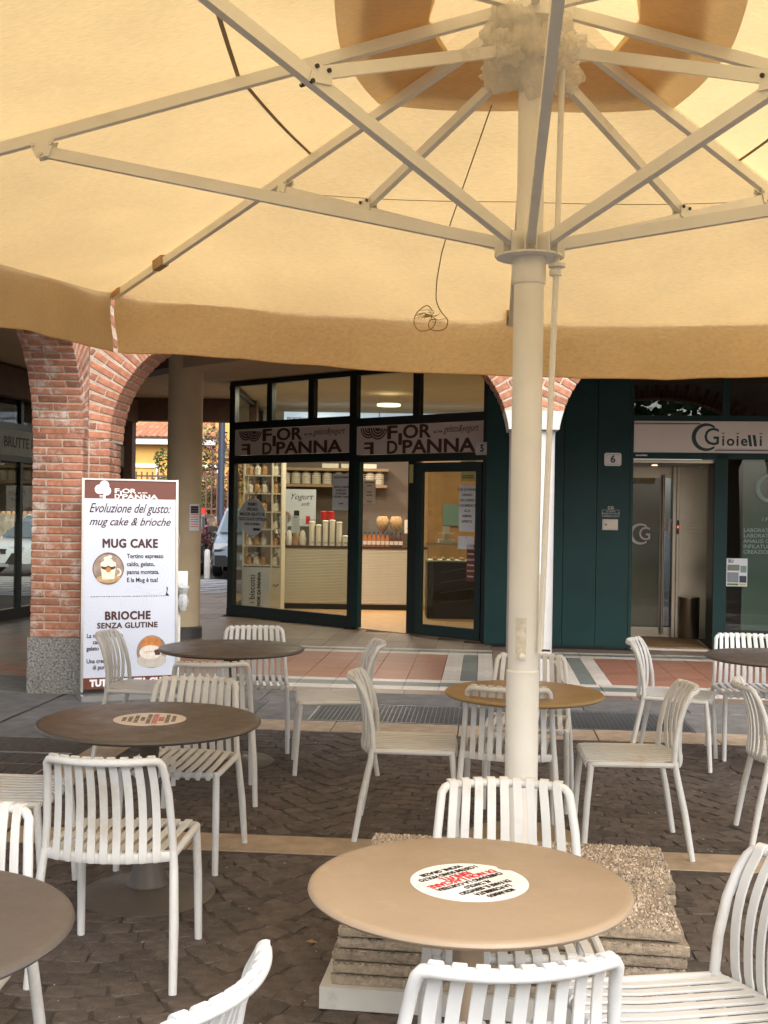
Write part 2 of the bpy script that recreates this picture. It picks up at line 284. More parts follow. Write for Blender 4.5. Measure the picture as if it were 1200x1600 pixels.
for a, b, m in ((.50, .68, 'tilew'), (.68, .84, 'tileg'), (.84, 1.0, 'tilew'), (1.66, 1.82, 'tilew'), (1.82, 1.97, 'tileg'), (1.97, 2.12, 'tilew')):
    for k in range(6): tile(a, b, .88 + k * T_, .88 + (k + 1) * T_, m)
for k in range(26): tile(-2.8 + k * T_, -2.8 + (k + 1) * T_, 0, .25, 'tileb')
for k in range(10):
    for a in (1.0, 1.33): tile(a, a + .33, .25 + k * .312, .25 + (k + 1) * .312, 'tileb')
for j in range(24):
    for k in range(34):
        tile(-6 + k * T_, -6 + (k + 1) * T_, 3.37 + j * T_, 3.37 + (j + 1) * T_, 'tileb')
for j in range(10):
    for k in range(10): tile(-5.9 + k * T_, -5.9 + (k + 1) * T_, .04 + j * T_, .04 + (j + 1) * T_, 'tileb' if (j + k) % 4 else 'terra')
tl = [t for t in tl if not in_shop(t[0], t[1])]
vis = [t for t in tl if abs(t[0]) / t[1] < .36 and t[1] < 16.5]; vis.sort(key=lambda t: t[1]); keep = set(id(t) for t in vis[:300])
rest = {}
for t in tl:
    dz = rnd.uniform(-.0012, .0012)
    if id(t) in keep:
        o = inst('tile', boxmesh('tile', t[2], t[3], .008, M[t[4]], .0015), floor, (t[0], t[1], -.004 + dz), (0, 0, PA))
    else:
        mb = rest.setdefault(t[4], MB()); c_, s_ = PE, PV; a, b = t[2] / 2, t[3] / 2; P = Vector((t[0], t[1]))
        cs = [P + PE * sx * a + PV * sy * b for sx, sy in ((-1, -1), (1, -1), (1, 1), (-1, 1))]
        mb.add([(q.x, q.y, dz) for q in cs] + [(q.x, q.y, -.009) for q in cs], [(0, 1, 2, 3), (4, 5, 1, 0), (5, 6, 2, 1), (6, 7, 3, 2), (7, 4, 0, 3)])
for k, mb in rest.items(): mb.build('tile', M[k], floor, False, kind='stuff')
# grey gutter slabs, cream kerb stones
def slab(par, u0, u1, v0, v1, m, h=.012, name='stone_slab'):
    p = uv((u0 + u1) / 2, (v0 + v1) / 2); inst(name, boxmesh(name, u1 - u0 - .008, v1 - v0 - .008, h, M[m], .003, .001), par, (p[0], p[1], -h / 2 + rnd.uniform(-.002, .002)), (0, 0, PA))
u = -1.75
while u < 4.8:
    L_ = rnd.uniform(.7, 1.1); slab(gutter, u, u + L_, -.57, 0, 'slab'); slab(gutter, u, u + L_, -1.82, -1.42, 'creamslab')
    u += L_
for a, b in ((-1.75, -.9), (-.9, -.45), (2.48, 3.3), (3.3, 4.3), (4.3, 5)): slab(gutter, a, b, -1.42, -.57, 'slab')
for v in range(9): slab(gutter, -2.66, -1.75, -1.42 + .95 - (v + 1) * .95 + .0, -1.42 + .95 - v * .95, 'slab') if v not in (2, 3, 4) else None
for v in range(9): slab(gutter, -3.7, -2.69, .4 - (v + 1) * .95, .4 - v * .95, 'slab')
slab(gutter, -2.66, -1.75, -.47, 0, 'slab')
v = -1.86
while v > -8.2:
    slab(piazza, -1.72, -1.46, v - .8, v, 'creamslab'); v -= .8
u = -1.44
while u < 4.8:
    L_ = rnd.uniform(.75, 1.15); slab(piazza, u, min(u + L_, 5), -4.80, -4.52, 'creamslab'); u += L_
def grating(u0, u1, v0, v1, label, du, dv):
    t = thing('drain_grating', label, 'drain grating', uv(u0, v0, 0), PA, 'steel drain gratings in the grey gutter')
    W, D = u1 - u0, v1 - v0
    MB().box(0, W, 0, D, -.0135, -.0125).build('pit', M['black'], t, False)
    fr = MB().box(0, W, 0, .02, -.012, .001).box(0, W, D - .02, D, -.012, .001).box(0, .02, .02, D - .02, -.012, .001).box(W - .02, W, .02, D - .02, -.012, .001).build('frame', M['gsteel'], t, False)
    b = MB(); n = int(W / du)
    for k in range(1, n): b.box(k * W / n - .002, k * W / n + .002, .02, D - .02, -.0035, -.001)
    n = int(D / dv)
    for k in range(1, n): b.box(.02, W - .02, k * D / n - .002, k * D / n + .002, -.0030, 0)
    b.build('bars', M['gsteel'], t, False, kind='stuff')
grating(-.45, 2.48, -1.40, -.60, 'long steel mesh drain grating in the gutter below the arcade step, behind the ochre table', .036, .036)
grating(-2.66, -1.77, -5.2, -2.84, 'steel drain grating in the gutter at the left edge beside the brown table', .12, .3)
# cobbles in fans
cb = []
nrow = 74; pitch = .098
for j in range(nrow):
    for i in range(60):
        u = -1.40 + i * .112 + (.056 if j % 2 else 0) + rnd.uniform(-.012, .012); fr = (u / 1.15) % 1
        v = -1.90 - j * pitch - .20 * (1 - (2 * fr - 1) ** 2) + rnd.uniform(-.008, .008) + .18
        if v > -1.90 or (-4.86 < v < -4.46): continue
        x, y, _ = uv(u, v)
        if y < 1.7 or x > y * .42 + .5: continue
        sl = -.20 * (-4 * (2 * fr - 1)) / 1.15
        cb.append((x, y, atan2(sl, 1) + PA, rnd.uniform(.106, .117), rnd.uniform(.090, .099)))
def cobble_v(x, y, a, w_, d_):
    n = 8; V = []; sh = [(-1, -.7), (-.75, -1), (.7, -1), (1, -.72), (1, .7), (.72, 1), (-.7, 1), (-1, .72)]
    for (k, z, r) in ((0, -.02, 1), (1, -.004, 1), (2, .0, .93)):
        for px, py in sh:
            qx = px * w_ / 2 * r + (rnd.uniform(-.004, .004) if k else 0); qy = py * d_ / 2 * r + (rnd.uniform(-.004, .004) if k else 0)
            V.append((x + qx * cos(a) - qy * sin(a), y + qx * sin(a) + qy * cos(a), z + (rnd.uniform(-.002, .0015) if k == 2 else 0)))
    F = [(i, (i + 1) % 8, 8 + (i + 1) % 8, 8 + i) for i in range(8)] + [(8 + i, 8 + (i + 1) % 8, 16 + (i + 1) % 8, 16 + i) for i in range(8)] + [tuple(range(16, 24))]
    return V, F
cvar = [MB().add(*cobble_v(0, 0, 0, .108, .092)).mesh('cobble', M['cobble'], False) for _ in range(10)]
cv = [c for c in cb if abs(c[0]) / c[1] < .34 and c[1] > 3.2]; cv.sort(key=lambda c: c[1]); keep = set(id(c) for c in cv[:300]); mb = MB()
for c in cb:
    if id(c) in keep: inst('cobble', rnd.choice(cvar), piazza, (c[0], c[1], 0), (0, 0, c[2]), (c[3] / .108, c[4] / .092, 1))
    else: mb.add(*cobble_v(*c))
mb.build('cobble', M['cobble'], piazza, False, kind='stuff')
# small litter and dust specks
mb = MB()
for k in range(260):
    x, y = rnd.uniform(-2.2, 3), rnd.uniform(2.6, 8.5); r = rnd.uniform(.0015, .005); mb.add([(x - r, y, .004), (x, y - r * .6, .005), (x + r * 1.2, y, .004), (x, y + r, .007)], [(0, 1, 2), (0, 2, 3), (0, 1, 3), (1, 2, 3)])
tag(mb.build('litter_specks', M['signw'], None, False, kind='stuff'), 'tiny pale leaf and paper specks scattered over the brown cobbles', 'litter')

lf = MB().add([(-.018, 0, .004), (0, -.010, .006), (.02, 0, .003), (.002, .011, .009), (.03, .001, .004)], [(0, 1, 3), (1, 2, 3), (2, 4, 3)]).mesh('fallen_leaf', M['shelfw'], False)
but = MB().tube([(0, 0, .006), (.026, 0, .006)], .0038, 8).mesh('cigarette_end', M['signw'])
for k, (px, py, lab) in enumerate(((-.25, 4.3, 'dry leaf on the cobbles right of the brown pedestal table'), (-.05, 5.2, 'dry leaf on the cobbles short of the two back to back chairs'), (1.55, 4.7, 'dry leaf on the cobbles right of the ballast slabs'), (-.35, 3.5, 'dry leaf on the open cobbles at lower left'), (1.25, 6.6, 'dry leaf near the kerb under the right chairs'))):
    tag(inst('fallen_leaf', lf, None, (px, py, 0), (.1, .1, k * 1.7)), lab, 'leaf', 'dry leaves on the cobbles')
for k, (px, py, lab) in enumerate(((-.15, 3.75, 'cigarette end on the cobbles between the left chairs and the tan table'), (.2, 5.0, 'cigarette end on the cobbles behind the slab pile'), (1.75, 5.1, 'cigarette end on the cobbles at the right'))):
    tag(inst('cigarette_end', but, None, (px, py, 0), (0, 0, k * 2.1)), lab, 'cigarette end', 'cigarette ends')

# ------------------------------------------------------------------ brick arcade
def brickbox(par, L_, H_, D_, c, rx=None, m='brick', rot=(0, 0, 0)):
    inst('brick', boxmesh('brick', L_, D_, H_, M[m], .006, .0015), par, c, rot)
CH = .0682
SPR = 2.20; RA = .95; TH = R(55)
def arch_pts(x0, x1, n1=14, n2=24):   # intrados polyline left to right
    hw = (x1 - x0) / 2; mid = (x0 + x1) / 2; RB = RA + (hw - RA) / cos(TH); zc = SPR - (RB - RA) * sin(TH); P = []
    for k in range(n1 + 1): a = TH * k / n1; P.append((x0 + RA - RA * cos(a), SPR + RA * sin(a)))
    for k in range(1, n2 + 1): a = TH + (pi / 2 - TH) * k / n2; P.append((mid - RB * cos(a), zc + RB * sin(a)))
    return P + [(2 * mid - x, z) for x, z in reversed(P[:-1])]
def arclen(P, step):
    out = []; acc = step / 2; d = 0
    for a, b in zip(P, P[1:]):
        a = Vector(a); b = Vector(b); l = (b - a).length
        while acc <= d + l: t = (acc - d) / l; q = a.lerp(b, t); out.append((q.x, q.y, atan2(b.y - a.y, b.x - a.x))); acc += step
        d += l
    return out
def arch(loc, rz, x0, x1, D, label, lim0, lim1, skip=None, m='brick', top=3.95, xa=None, xb=None, zl=SPR - .02, zr=SPR - .02):
    """arcade arch in local x,z; D = wall thickness towards +y; lim = x of the valley lines over the piers"""
    t = thing('brick_arch', label, 'brick arch', loc, rz)
    P = arch_pts(x0, x1); xa = lim0 if xa is None else xa; xb = lim1 if xb is None else xb
    body = MB(); rec = .007
    poly = [(xa, SPR - .02)] + [(x0 - rec, SPR - .02)] + [(x, z + rec) for x, z in P] + [(x1 + rec, SPR - .02), (xb, SPR - .02), (xb, top), (xa, top)]
    # front/back strips fan from the intrados up to the top
    V = []; F = []; mid_ = (x0 + x1) / 2; PN = [];
    for i_ in range(len(P)):
        a_ = P[max(0, i_ - 1)]; b_ = P[min(len(P) - 1, i_ + 1)]; l_ = math.hypot(b_[0] - a_[0], b_[1] - a_[1]); PN.append((P[i_][0] - (b_[1] - a_[1]) / l_ * rec, P[i_][1] + (b_[0] - a_[0]) / l_ * rec))
    PQ = [(x, z) for x, z in PN if z > (zl if x < mid_ else zr)]; Q = [(xa, zl), (PQ[0][0] - .001, zl)] + PQ + [(PQ[-1][0] + .001, zr), (xb, zr)]
    for y in (rec, D - rec):
        for x, z in Q: V.append((x, y, z)); V.append((x, y, top))
    n = len(Q)
    for i in range(n - 1):
        a = 2 * i; F.append((a, a + 2, a + 3, a + 1)); b = 2 * n + a; F.append((b + 1, b + 3, b + 2, b)); F.append((a, b, b + 2, a + 2)); F.append((a + 1, a + 3, b + 3, b + 1))
    F += [(0, 1, 2 * n + 1, 2 * n), (2 * n - 2, 4 * n - 2, 4 * n - 1, 2 * n - 1)]
    body.add(V, F).build('mortar_bed', M['mortar'], t, False)
    for k, (x, z, a) in enumerate(arclen(P, CH)):
        if z < (zl if x < mid_ else zr) + .01: continue
        nx, nz = -sin(a), cos(a); Lm = .75 if z < 3.1 else .375
        for lim, s in ((lim0, -1), (lim1, 1)):
            if nx * s > .02: Lm = min(Lm, (lim - x) / nx)
        Ds = ((0, .245), (.255, D)) if k % 2 else ((0, .12), (.13, .375), (.385, D))
        r0 = 0; ri = 0
        while r0 < Lm - .04:
            l = (.245, .12)[(k + ri) % 2] if ri < 2 else .245
            l = min(l, Lm - r0); l = round(l / .02) * .02 if l not in (.245, .12) else l
            for d0, d1 in (Ds if ri == 0 else Ds[:1]):
                dd = d1 - d0 if ri == 0 else .1; fan = 1 + (r0 * .0)
                inst('brick', boxmesh('brick', .057, dd, max(.03, l), M[m], .006, .0012), t, (x + nx * (r0 + l / 2), d0 + dd / 2 + rnd.uniform(-.002, .002), z + nz * (r0 + l / 2)), (0, -a, 0))
            r0 += l + .01; ri += 1
    return t
AZ = R(-3.4)
pc = Vector((-2.60, 10.09))   # inner corner of the two arcades
dirA = Vector((cos(AZ), sin(AZ)))
colx = 3.88  # column centre along the arcade from pc
colP = pc + dirA * colx
W_ = .44
arch((pc.x, pc.y, 0), AZ, .19, colx - .205, W_, 'wide flat brick arch between the left brick pier and the white column', .0, colx, zr=2.49)
arch((pc.x, pc.y, 0), AZ, colx + .205, 2 * colx - .4, W_, 'brick arch springing right from the white column towards the jewellery shop', colx, 2 * colx - .2, zl=2.49)
# left wall: local x runs towards the camera (world -Y), local +y = away (-X)
la = arch((-2.595, 10.09, 0), R(90), -3.6, -.19, W_, 'brick arch of the left arcade springing from the pier towards the viewer, salt stained soffit', -3.8, 0, m='brickw')
# pier
t = thing('brick_pier', 'red brick corner pier with salt stains on a grey granite plinth beside the menu board', 'brick pier', (0, 0, 0))
r_ = .008
MB().prism([(-3.03 + r_, 9.90 + r_), (-2.595 - r_, 9.90 + r_), (-2.595 - r_, 10.09 + r_), (-2.41 - r_, 10.09 + r_), (-2.41 - r_, 10.52 - r_), (-3.03 + r_, 10.50)], .48, SPR).build('mortar_bed', M['mortar'], t, False)
MB().prism([(-3.045, 9.885), (-2.58, 9.885), (-2.58, 10.075), (-2.395, 10.065), (-2.395, 10.54), (-3.045, 10.52)], 0, .478).build('granite_plinth', M['granite'], t, False)
z = .483; k = 0
while z < SPR + .01:
    zc = z + .03; h = .057
    def b(x0, x1, y0, y1, jj=.0015): inst('brick', boxmesh('brick', round(x1 - x0, 3), round(y1 - y0, 3), h, M['brickw'], .006, .0012), t, ((x0 + x1) / 2, (y0 + y1) / 2 + rnd.uniform(-jj, jj), zc))
    if k % 2: b(-3.03, -2.912, 9.90, 10.02); b(-2.902, -2.595, 9.90, 10.085)
    else: b(-3.03, -2.775, 9.90, 10.02); b(-2.765, -2.595, 9.90, 10.085)
    if k % 2: b(-2.585, -2.41, 10.09, 10.32); b(-2.53, -2.41, 10.33, 10.52)
    else: b(-2.585, -2.50, 10.09, 10.20); b(-2.492, -2.41, 10.09, 10.20); b(-2.53, -2.41, 10.21, 10.35); b(-2.53, -2.41, 10.36, 10.52)
    b(-3.03, -2.93, 10.03, 10.50, 0)
    z += CH; k += 1
# white column with capital
cc = colP + Vector((-dirA.y, dirA.x)) * (W_ / 2)
t = thing('white_column', 'slim white stone column with a flared block capital under the brick arch springers', 'column', (cc.x, cc.y, 0), AZ)
MB().lathe([(.205, 0), (.2, .005), (.198, 2.28), (.202, 2.33)], 40).build('shaft', M['marble'], t)
MB().lathe([(.25, 0), (.25, .06), (.21, .08)], 40).build('base', M['marble'], t)
def halfw(z): a = math.asin(max(0, min(1, (z - SPR) / RA))); return .205 + RA - RA * cos(a)
zs = [2.332, 2.37, 2.41, 2.45, 2.49]
MB().prismY([(-halfw(z) , z) for z in zs] + [(halfw(z), z) for z in reversed(zs)], -.23, .23).build('capital', M['marble'], t, False)
for zz, hh, lines in ((1.60, .34, 5), (1.24, .30, 5)):
    p = thing('paper_notice', ('upper' if zz > 1.5 else 'lower') + ' white paper notice taped to the white column beside the parasol pole', 'notice', (cc.x, cc.y, 0), AZ, 'notices on the white column')
    pp = MB(); V = []; F = []
    for j in range(11):
        a = R(-90 - 52 + j * 7.4); V += [(.2065 * cos(a), .2065 * sin(a), zz - hh / 2), (.2065 * cos(a), .2065 * sin(a), zz + hh / 2)]
    for j in range(10): F.append((2 * j, 2 * j + 2, 2 * j + 3, 2 * j + 1))
    pp.add(V, F).build('sheet', M['paper'], p)
    for li in range(lines * 2):
        z = zz + hh * .4 - li * hh * .8 / (lines * 2); V = []; F = []; n = 9
        for j in range(n): a = R(-90 - 46 + j * rnd.choice((6.6, 6.0))); V += [(.2078 * cos(a), .2078 * sin(a), z - .005), (.2078 * cos(a), .2078 * sin(a), z + .005)]
        for j in range(n - 1):
            if rnd.random() < .8: F.append((2 * j, 2 * j + 2, 2 * j + 3, 2 * j + 1))
        MB().add(V, F).build('text_line', M['red'] if (zz > 1.5 and li in (3, 5)) else M['ink'], p, False)
# beige round column inside
t = thing('plaster_column', 'round beige plastered column on a dark plinth beyond the menu board', 'column', (-2.50, 14.4, 0))
MB().lathe([(.215, .10), (.215, 3.5)], 40).build('shaft', M['plaster'], t)
MB().lathe([(.245, 0), (.245, .125), (.22, .14)], 40).build('plinth', M['dark'], t)
p = thing('paper_notice', 'small notice taped to the round beige column', 'notice', (-2.50, 14.4, 0))
V = []; F = []
for j in range(7):
    a = R(-62 + j * 7); V += [(.2175 * cos(a), .2175 * sin(a), 1.33), (.2175 * cos(a), .2175 * sin(a), 1.66)]
for j in range(6): F.append((2 * j, 2 * j + 2, 2 * j + 3, 2 * j + 1))
MB().add(V, F).build('sheet', M['paper'], p)
for li in range(9):
    z = 1.62 - li * .03; V = []; n = 6
    for j in range(n): a = R(-58 + j * 6.3); V += [(.219 * cos(a), .219 * sin(a), z - (.014 if li < 3 else .004)), (.219 * cos(a), .219 * sin(a), z + (.014 if li < 3 else .004))]
    MB().add(V, [(2 * j, 2 * j + 2, 2 * j + 3, 2 * j + 1) for j in range(n - 1)]).build('text_line', M['ink'] if li < 3 else M['red'], p, False)
# ceiling, beams, upper facade
t = thing('arcade_building', 'building over the arcade with plastered ceiling and brown beams', 'building', (0, 0, 0))
MB().box(-9, 9, 10.55, 20.6, 3.52, 3.7).build('ceiling', M['ceil'], t, False)
MB().box(-9, -3.04, 1, 10.55, 3.52, 3.7).build('ceiling', M['ceil'], t, False)
MB().box(-2.6, 9, 10.1, 10.5, 3.96, 9).box(-3.03, -2.61, 1, 10.1, 3.96, 9).build('upper_wall', M['wallup'], t, False)
MB().box(-9, -3.04, 1, 20.6, 3.72, 3.8).box(-2.59, 9, 10.52, 24, 3.72, 3.8).build('floor_slab', M['ceil'], t, False)
MB().box(-6, -2.25, 20.1, 20.4, 3.12, 3.515).build('beam', M['beam'], t, False)
MB().bar((-5.35, 14.2, 3.28), (-4.4, 20.1, 3.28), .18, .40).build('beam', M['beam'], t, False)
MB().bar((-2.5, 14.4, 3.42), (1.2, 10.6, 3.42), .3, .18).build('beam', M['ceil'], t, False)
MB().bar((-2.5, 14.4, 3.44), (-5.6, 18.6, 3.44), .3, .14).build('beam', M['beam'], t, False)
MB().box(5.5, 9, 10.6, 20, 0, 3.51).build('side_wall', M['wallup'], t, False)
t = thing('dark_brick_pier', 'dark brown pier at the far exit of the left passage', 'pier', (-4.5, 20.1, 0))
MB().cbox(0, 0, 1.6, .24, .3, 3.2).build('shaft', M['beam'], t, False)
MB().cbox(-.28, -.1, 1.6, .3, .3, 3.2).build('frame_post', M['frame'], t, False)

# ------------------------------------------------------------------ ice cream shop
GA = atan2(14.2 - 17.3, 1.26 + 2.3); GL = 4.72
shop = thing('ice_cream_shop', 'dark framed ice cream shop front with FIOR DI PANNA boards over glass', 'shop front', (-2.3, 17.3, 0), GA)
FD = .08
def bars(L_, m='frame', name='mullion', par=None, y0=0, y1=FD):
    for (x0, x1, z0, z1) in L_: MB().box(x0, x1, y0, y1, z0, z1).build(name, M[m], par or shop, False)
bars([(-.06, .06, 0, 3.51), (2.40, 2.53, 0, 3.51), (4.66, 4.80, 0, 3.51), (.75, .86, 2.90, 3.44), (1.60, 1.71, 2.90, 3.44), (3.52, 3.63, 2.86, 3.44), (3.46, 3.60, .02, 2.28)])
bars([(.06, 2.40, 3.44, 3.51), (2.53, 4.66, 3.44, 3.51), (.06, 2.40, 2.79, 2.90), (2.53, 4.66, 2.75, 2.86), (.06, 2.40, 2.28, 2.40), (2.53, 4.66, 2.26, 2.36), (.06, 2.40, 0, .17)], name='transom')
for (x0, x1, z0, z1) in [(.06, .75, 2.90, 3.44), (.86, 1.60, 2.90, 3.44), (1.71, 2.40, 2.90, 3.44), (2.53, 3.52, 2.86, 3.44), (3.63, 4.66, 2.86, 3.44), (.06, 2.40, .17, 2.28)]:
    MB().box(x0 - .004, x1 + .004, .035, .043, z0 - .004, z1 + .004).build('pane', M['glass'], shop, False)
d = link(bpy.data.objects.new('door', MB().box(3.61, 3.70, -.01, .05, .02, 2.24).box(4.56, 4.65, -.01, .05, .02, 2.24).box(3.70, 4.56, -.01, .05, .02, .16).box(3.70, 4.56, -.01, .05, 2.12, 2.24).mesh('door', M['doorg'], False)), shop)
MB().box(3.698, 4.562, .016, .024, .158, 2.122).build('pane', M['glass'], d, False)
bars([(2.53, 2.60, .02, 2.26)], 'green', 'door_jamb')
MB().box(3.485, 3.545, -.012, -.001, 1.98, 2.22).build('hours_sticker', M['yel'], shop, False)
def logo(par, cx, cz, s, m, y, w2=None):
    for (dx, dz) in ((-.36, .40), (.36, .40), (0, .92)):
        if dz > .6 and w2 is None: continue
        for q in range(3):
            flat(arcband(cx + dx * s, cz + dz * s, s * (.44 - q * .15) - s * .085, s * (.44 - q * .15), 0, 2 * pi, 30), y - .0003 * q, m, par, 'petal')
def signboard(x0, x1, z0, z1, cut):
    b_ = MB().box(x0, x1, .005, .03, z0, z1).build('sign_board', M['signw'], shop, False); y = .004; H_ = z1 - z0; W = x1 - x0; I = M['signink']
    # petals, reversed F and the shop name in two staggered rows
    K = W / 2.33
    for dx, r in ((.235, .145), (.42, .165)):
        flat(disc(24, r, r, x0 + dx * K, z1 - .02, -pi, 0), y - (.0008 if dx > .3 else 0), I, b_, 'petal')
        for q in range(3): rr = r - .022 - q * .038; flat(arcband(x0 + dx * K, z1 - .02, rr - .011, rr, -pi, 0, 24), y - .0005 - (.0008 if dx > .3 else 0), M['signw'], b_, 'petal_ring')
    kk = dict(y=y, m=I, par=b_)
    tfit('F', x0 + .15 * K, x0 + .34 * K, z0 + .0, z0 + .165, mirror=True, **kk)
    tfit('F', x0 + .60 * K, x0 + .80 * K, z0 + .195, z1 - .005, **kk); tfit('I', x0 + .815 * K, x0 + .885 * K, z0 + .115, z0 + .27, **kk)
    tfit('OR', x0 + .90 * K, x0 + 1.42 * K, z0 + .195, z1 - .002, **kk)
    tfit('D', x0 + .60 * K, x0 + .80 * K, z0 + .0, z0 + .175, **kk); tfit('PANNA', x0 + .895 * K, x0 + 2.20 * K, z0 + .0, z0 + .18, **kk)
    tfit('dal 1954', x0 + 1.46 * K, x0 + 1.62 * K, z1 - .125, z1 - .095, **kk); tfit('gelato&yogurt', x0 + 1.64 * K, x0 + 2.25 * K, z1 - .15, z1 - .035, y, I, b_, bold=0, shear=.4)
signboard(.065, 2.395, 2.405, 2.785, 0); signboard(2.535, 4.655, 2.365, 2.745, 0)
def plate(num, loc, rz, label):
    t = thing('house_number_plate', label, 'number plate', loc, rz)
    MB().prismY([(-.10, -.06), (-.085, -.078), (.085, -.078), (.10, -.06), (.10, .06), (.085, .078), (-.085, .078), (-.10, .06)], -.012, 0).build('enamel', M['plate'], t, False)
    flat(arcband(0, 0, .0, .0, 0, 1, 2) if 0 else [(-.088, -.058), (.088, -.058), (.088, -.055), (-.088, -.055)], -.0121, M['navy'], t, 'border'); flat([(-.088, .055), (.088, .055), (.088, .058), (-.088, .058)], -.0121, M['navy'], t, 'border')
    text(num, .12, M['navy'], t, (0, -.0125, 0), bold=.004); text('A', .02, M['navy'], t, (-.07, -.0125, .04))
def onfront(x, y, z): return (-2.3 + x * cos(GA) - y * sin(GA), 17.3 + x * sin(GA) + y * cos(GA), z)
plate('5', onfront(4.66, -.012, 2.40), GA, 'white enamel number plate with figure 5 at the right end of the shop board')
# glass notices
def notice(x, z, w_, h_, lines, label, m='paper', y=-.004, big=None, ink='ink'):
    t = thing('glass_notice', label, 'notice', onfront(x, y + .03, z), GA)
    MB().box(-w_ / 2, w_ / 2, -.002, 0, -h_ / 2, h_ / 2).build('sheet', M[m], t, False)
    for i, s in enumerate(lines):
        text(s, h_ * .075, M[ink], t, (0, -.0028, h_ * .40 - i * h_ * .8 / max(1, len(lines) - 1)), bold=.0008)
    return t
notice(2.24, 1.86, .33, .50, ['FIOR DI PANNA', '-', '', 'GENTILI CLIENTI', 'SI PREGA DI', 'ATTENDERE', 'IL PROPRIO TURNO', '', 'grazie', ''], 'bluish notice with printed lines high on the left window beside the centre post')
notice(2.76, 1.86, .22, .32, ['FIOR DI PANNA', 'AVVISO', '', 'SI PREGA', 'ENTRARE', '', 'GRAZIE'], 'small cream paper notice at the top of the open doorway', 'paperw')
notice(4.43, 1.66, .25, .58, ['FIOR DI PANNA', 'ORARIO', 'DA LUNEDI', 'A DOMENICA', '10-22', 'SEMPRE', 'APERTO', ''], 'tall bluish opening hours notice reading 10-22 on the glass door', y=-.035)
notice(4.42, 1.23, .25, .16, ['(i)', ''], 'small square white card under the opening hours on the door', y=-.035)
t = notice(4.44, 2.13, .22, .26, [], 'yellow sticker with a camera pictogram at the top of the glass door', 'yel', y=-.035)
flat([(-.05, .06), (.03, .09), (.06, .04), (-.02, .0)], -.003, M['ink'], t, 'camera_pictogram'); flat(rect(-.055, -.01, -.01, .0), -.003, M['ink'], t, 'camera_pictogram'); flat(rect(-.09, .09, -.07, -.06), -.003, M['ink'], t, 'text_line'); flat(rect(-.09, .09, -.095, -.085), -.003, M['ink'], t, 'text_line')
t = notice(4.50, .98, .13, .46, [], 'long dark red sticker low on the right of the glass door', 'brown', y=-.035)
for i in range(6): text('PANNA' if i % 2 else 'GELATO', .03, M['wprint'], t, (0, -.003, .18 - i * .07))
t = thing('round_window_sticker', 'round white window sticker announcing a gelato prize on the left shop window', 'sticker', onfront(.45, .026, 1.49), GA)
MB().prismY(disc(40, .29, .27), -.002, 0).build('disc', M['paper'], t, False)
for i, s in enumerate(['PREMIO', 'SPECIALE', 'MIGLIOR GELATO AL', 'CIOCCOLATO D\'ITALIA', 'FIOR DI PANNA']): text(s, .062 if i < 4 else .05, M['ink'], t, (0, -.003, .185 - i * .073), bold=.0022, sx=.92)
MB().box(.02, .17, -.003, -.002, -.20, -.165).build('text_line', M['ink'], t, False)
MB().bar((-.17, 0, .47), (0, 0, .27), .006, .006).bar((.2, 0, .48), (0, 0, .27), .006, .006).build('ribbon', M['ink'], t, False)
MB().box(-1, -.99, 0, .001, 0, .001)
# interior shell
t = thing('shop_interior', 'lit cream walled interior of the ice cream shop with pale floor', 'room', (0, 0, 0))
MB().prism([(-2.25, 17.35), (1.22, 14.32), (2.86, 14.32), (2.86, 21.6), (-2.35, 21.6)], -.006, .012).build('floor', M['wood'], t, False)
MB().prism([(-2.25, 17.36), (1.22, 14.33), (2.86, 14.33), (2.86, 21.6), (-2.35, 21.6)], 3.50, 3.515).build('ceiling', M['iwall'], t, False)
MB().box(-2.4, 3.3, 21.6, 21.7, 0, 3.5).build('back_wall', M['gwall'], t, False)
MB().box(-2.4, 3.3, 21.55, 21.598, 2.9, 3.5).build('back_wall_band', M['iwall'], t, False)
MB().box(2.86, 2.92, 14.33, 21.6, 0, 3.5).build('side_wall', M['iwall'], t, False)
MB().box(-2.36, -2.28, 17.5, 17.6, .1, 3.45).box(-2.36, -2.28, 21.4, 21.5, .1, 3.45).box(-2.36, -2.28, 17.4, 21.55, 0, .1).box(-2.36, -2.28, 17.4, 21.55, 3.4, 3.45).box(-2.36, -2.28, 17.4, 21.55, 2.36, 2.42).build('side_window_frame', M['frame'], t, False)
MB().box(-2.325, -2.315, 17.4, 21.5, .1, 3.4).build('side_window_pane', M['gclear'], t, False)
MB().box(1.26, 2.88, 14.05, 14.3, 0, 3.5).build('partition_wall', M['gwall'], t, False)
MB().cbox(1.29, 21.57, 1.22, .94, .04, 2.44).build('wooden_door', M['wood2'], t, False)
MB().box(.72, .82, 21.53, 21.6, 0, 2.56).box(1.76, 1.86, 21.53, 21.6, 0, 2.56).box(.82, 1.76, 21.53, 21.6, 2.44, 2.56).build('door_frame', M['wood'], t, False)
MB().box(1.1, 1.75, 21.50, 21.54, 1.35, 1.75).build('door_window', M['frost'], t, False)
t = thing('shop_counter', 'long cream counter with horizontal ribs and dark top inside the ice cream shop', 'counter', (-1.78, 18.5, 0))
MB().box(0, 2.45, .03, .75, .1, 1.0).build('body', M['icream'], t, False)
me = boxmesh('rib', 2.45, .02, .017, M['icream'], .004)
for k in range(36): inst('rib', me, t, (1.225, .022, .13 + k * .0243))
MB().box(-.02, 2.47, 0, .8, 1.0, 1.03).build('worktop', M['choc'], t, False); MB().box(.02, 2.4, .06, .7, .012, .1).build('plinth', M['black'], t, False)
t = thing('display_case', 'glass topped pastry display case on a dark marbled base behind the door', 'display case', (.66, 17.2, 0))
MB().box(0, .95, .0, .7, .02, .86).build('base', M['dark'], t, False)
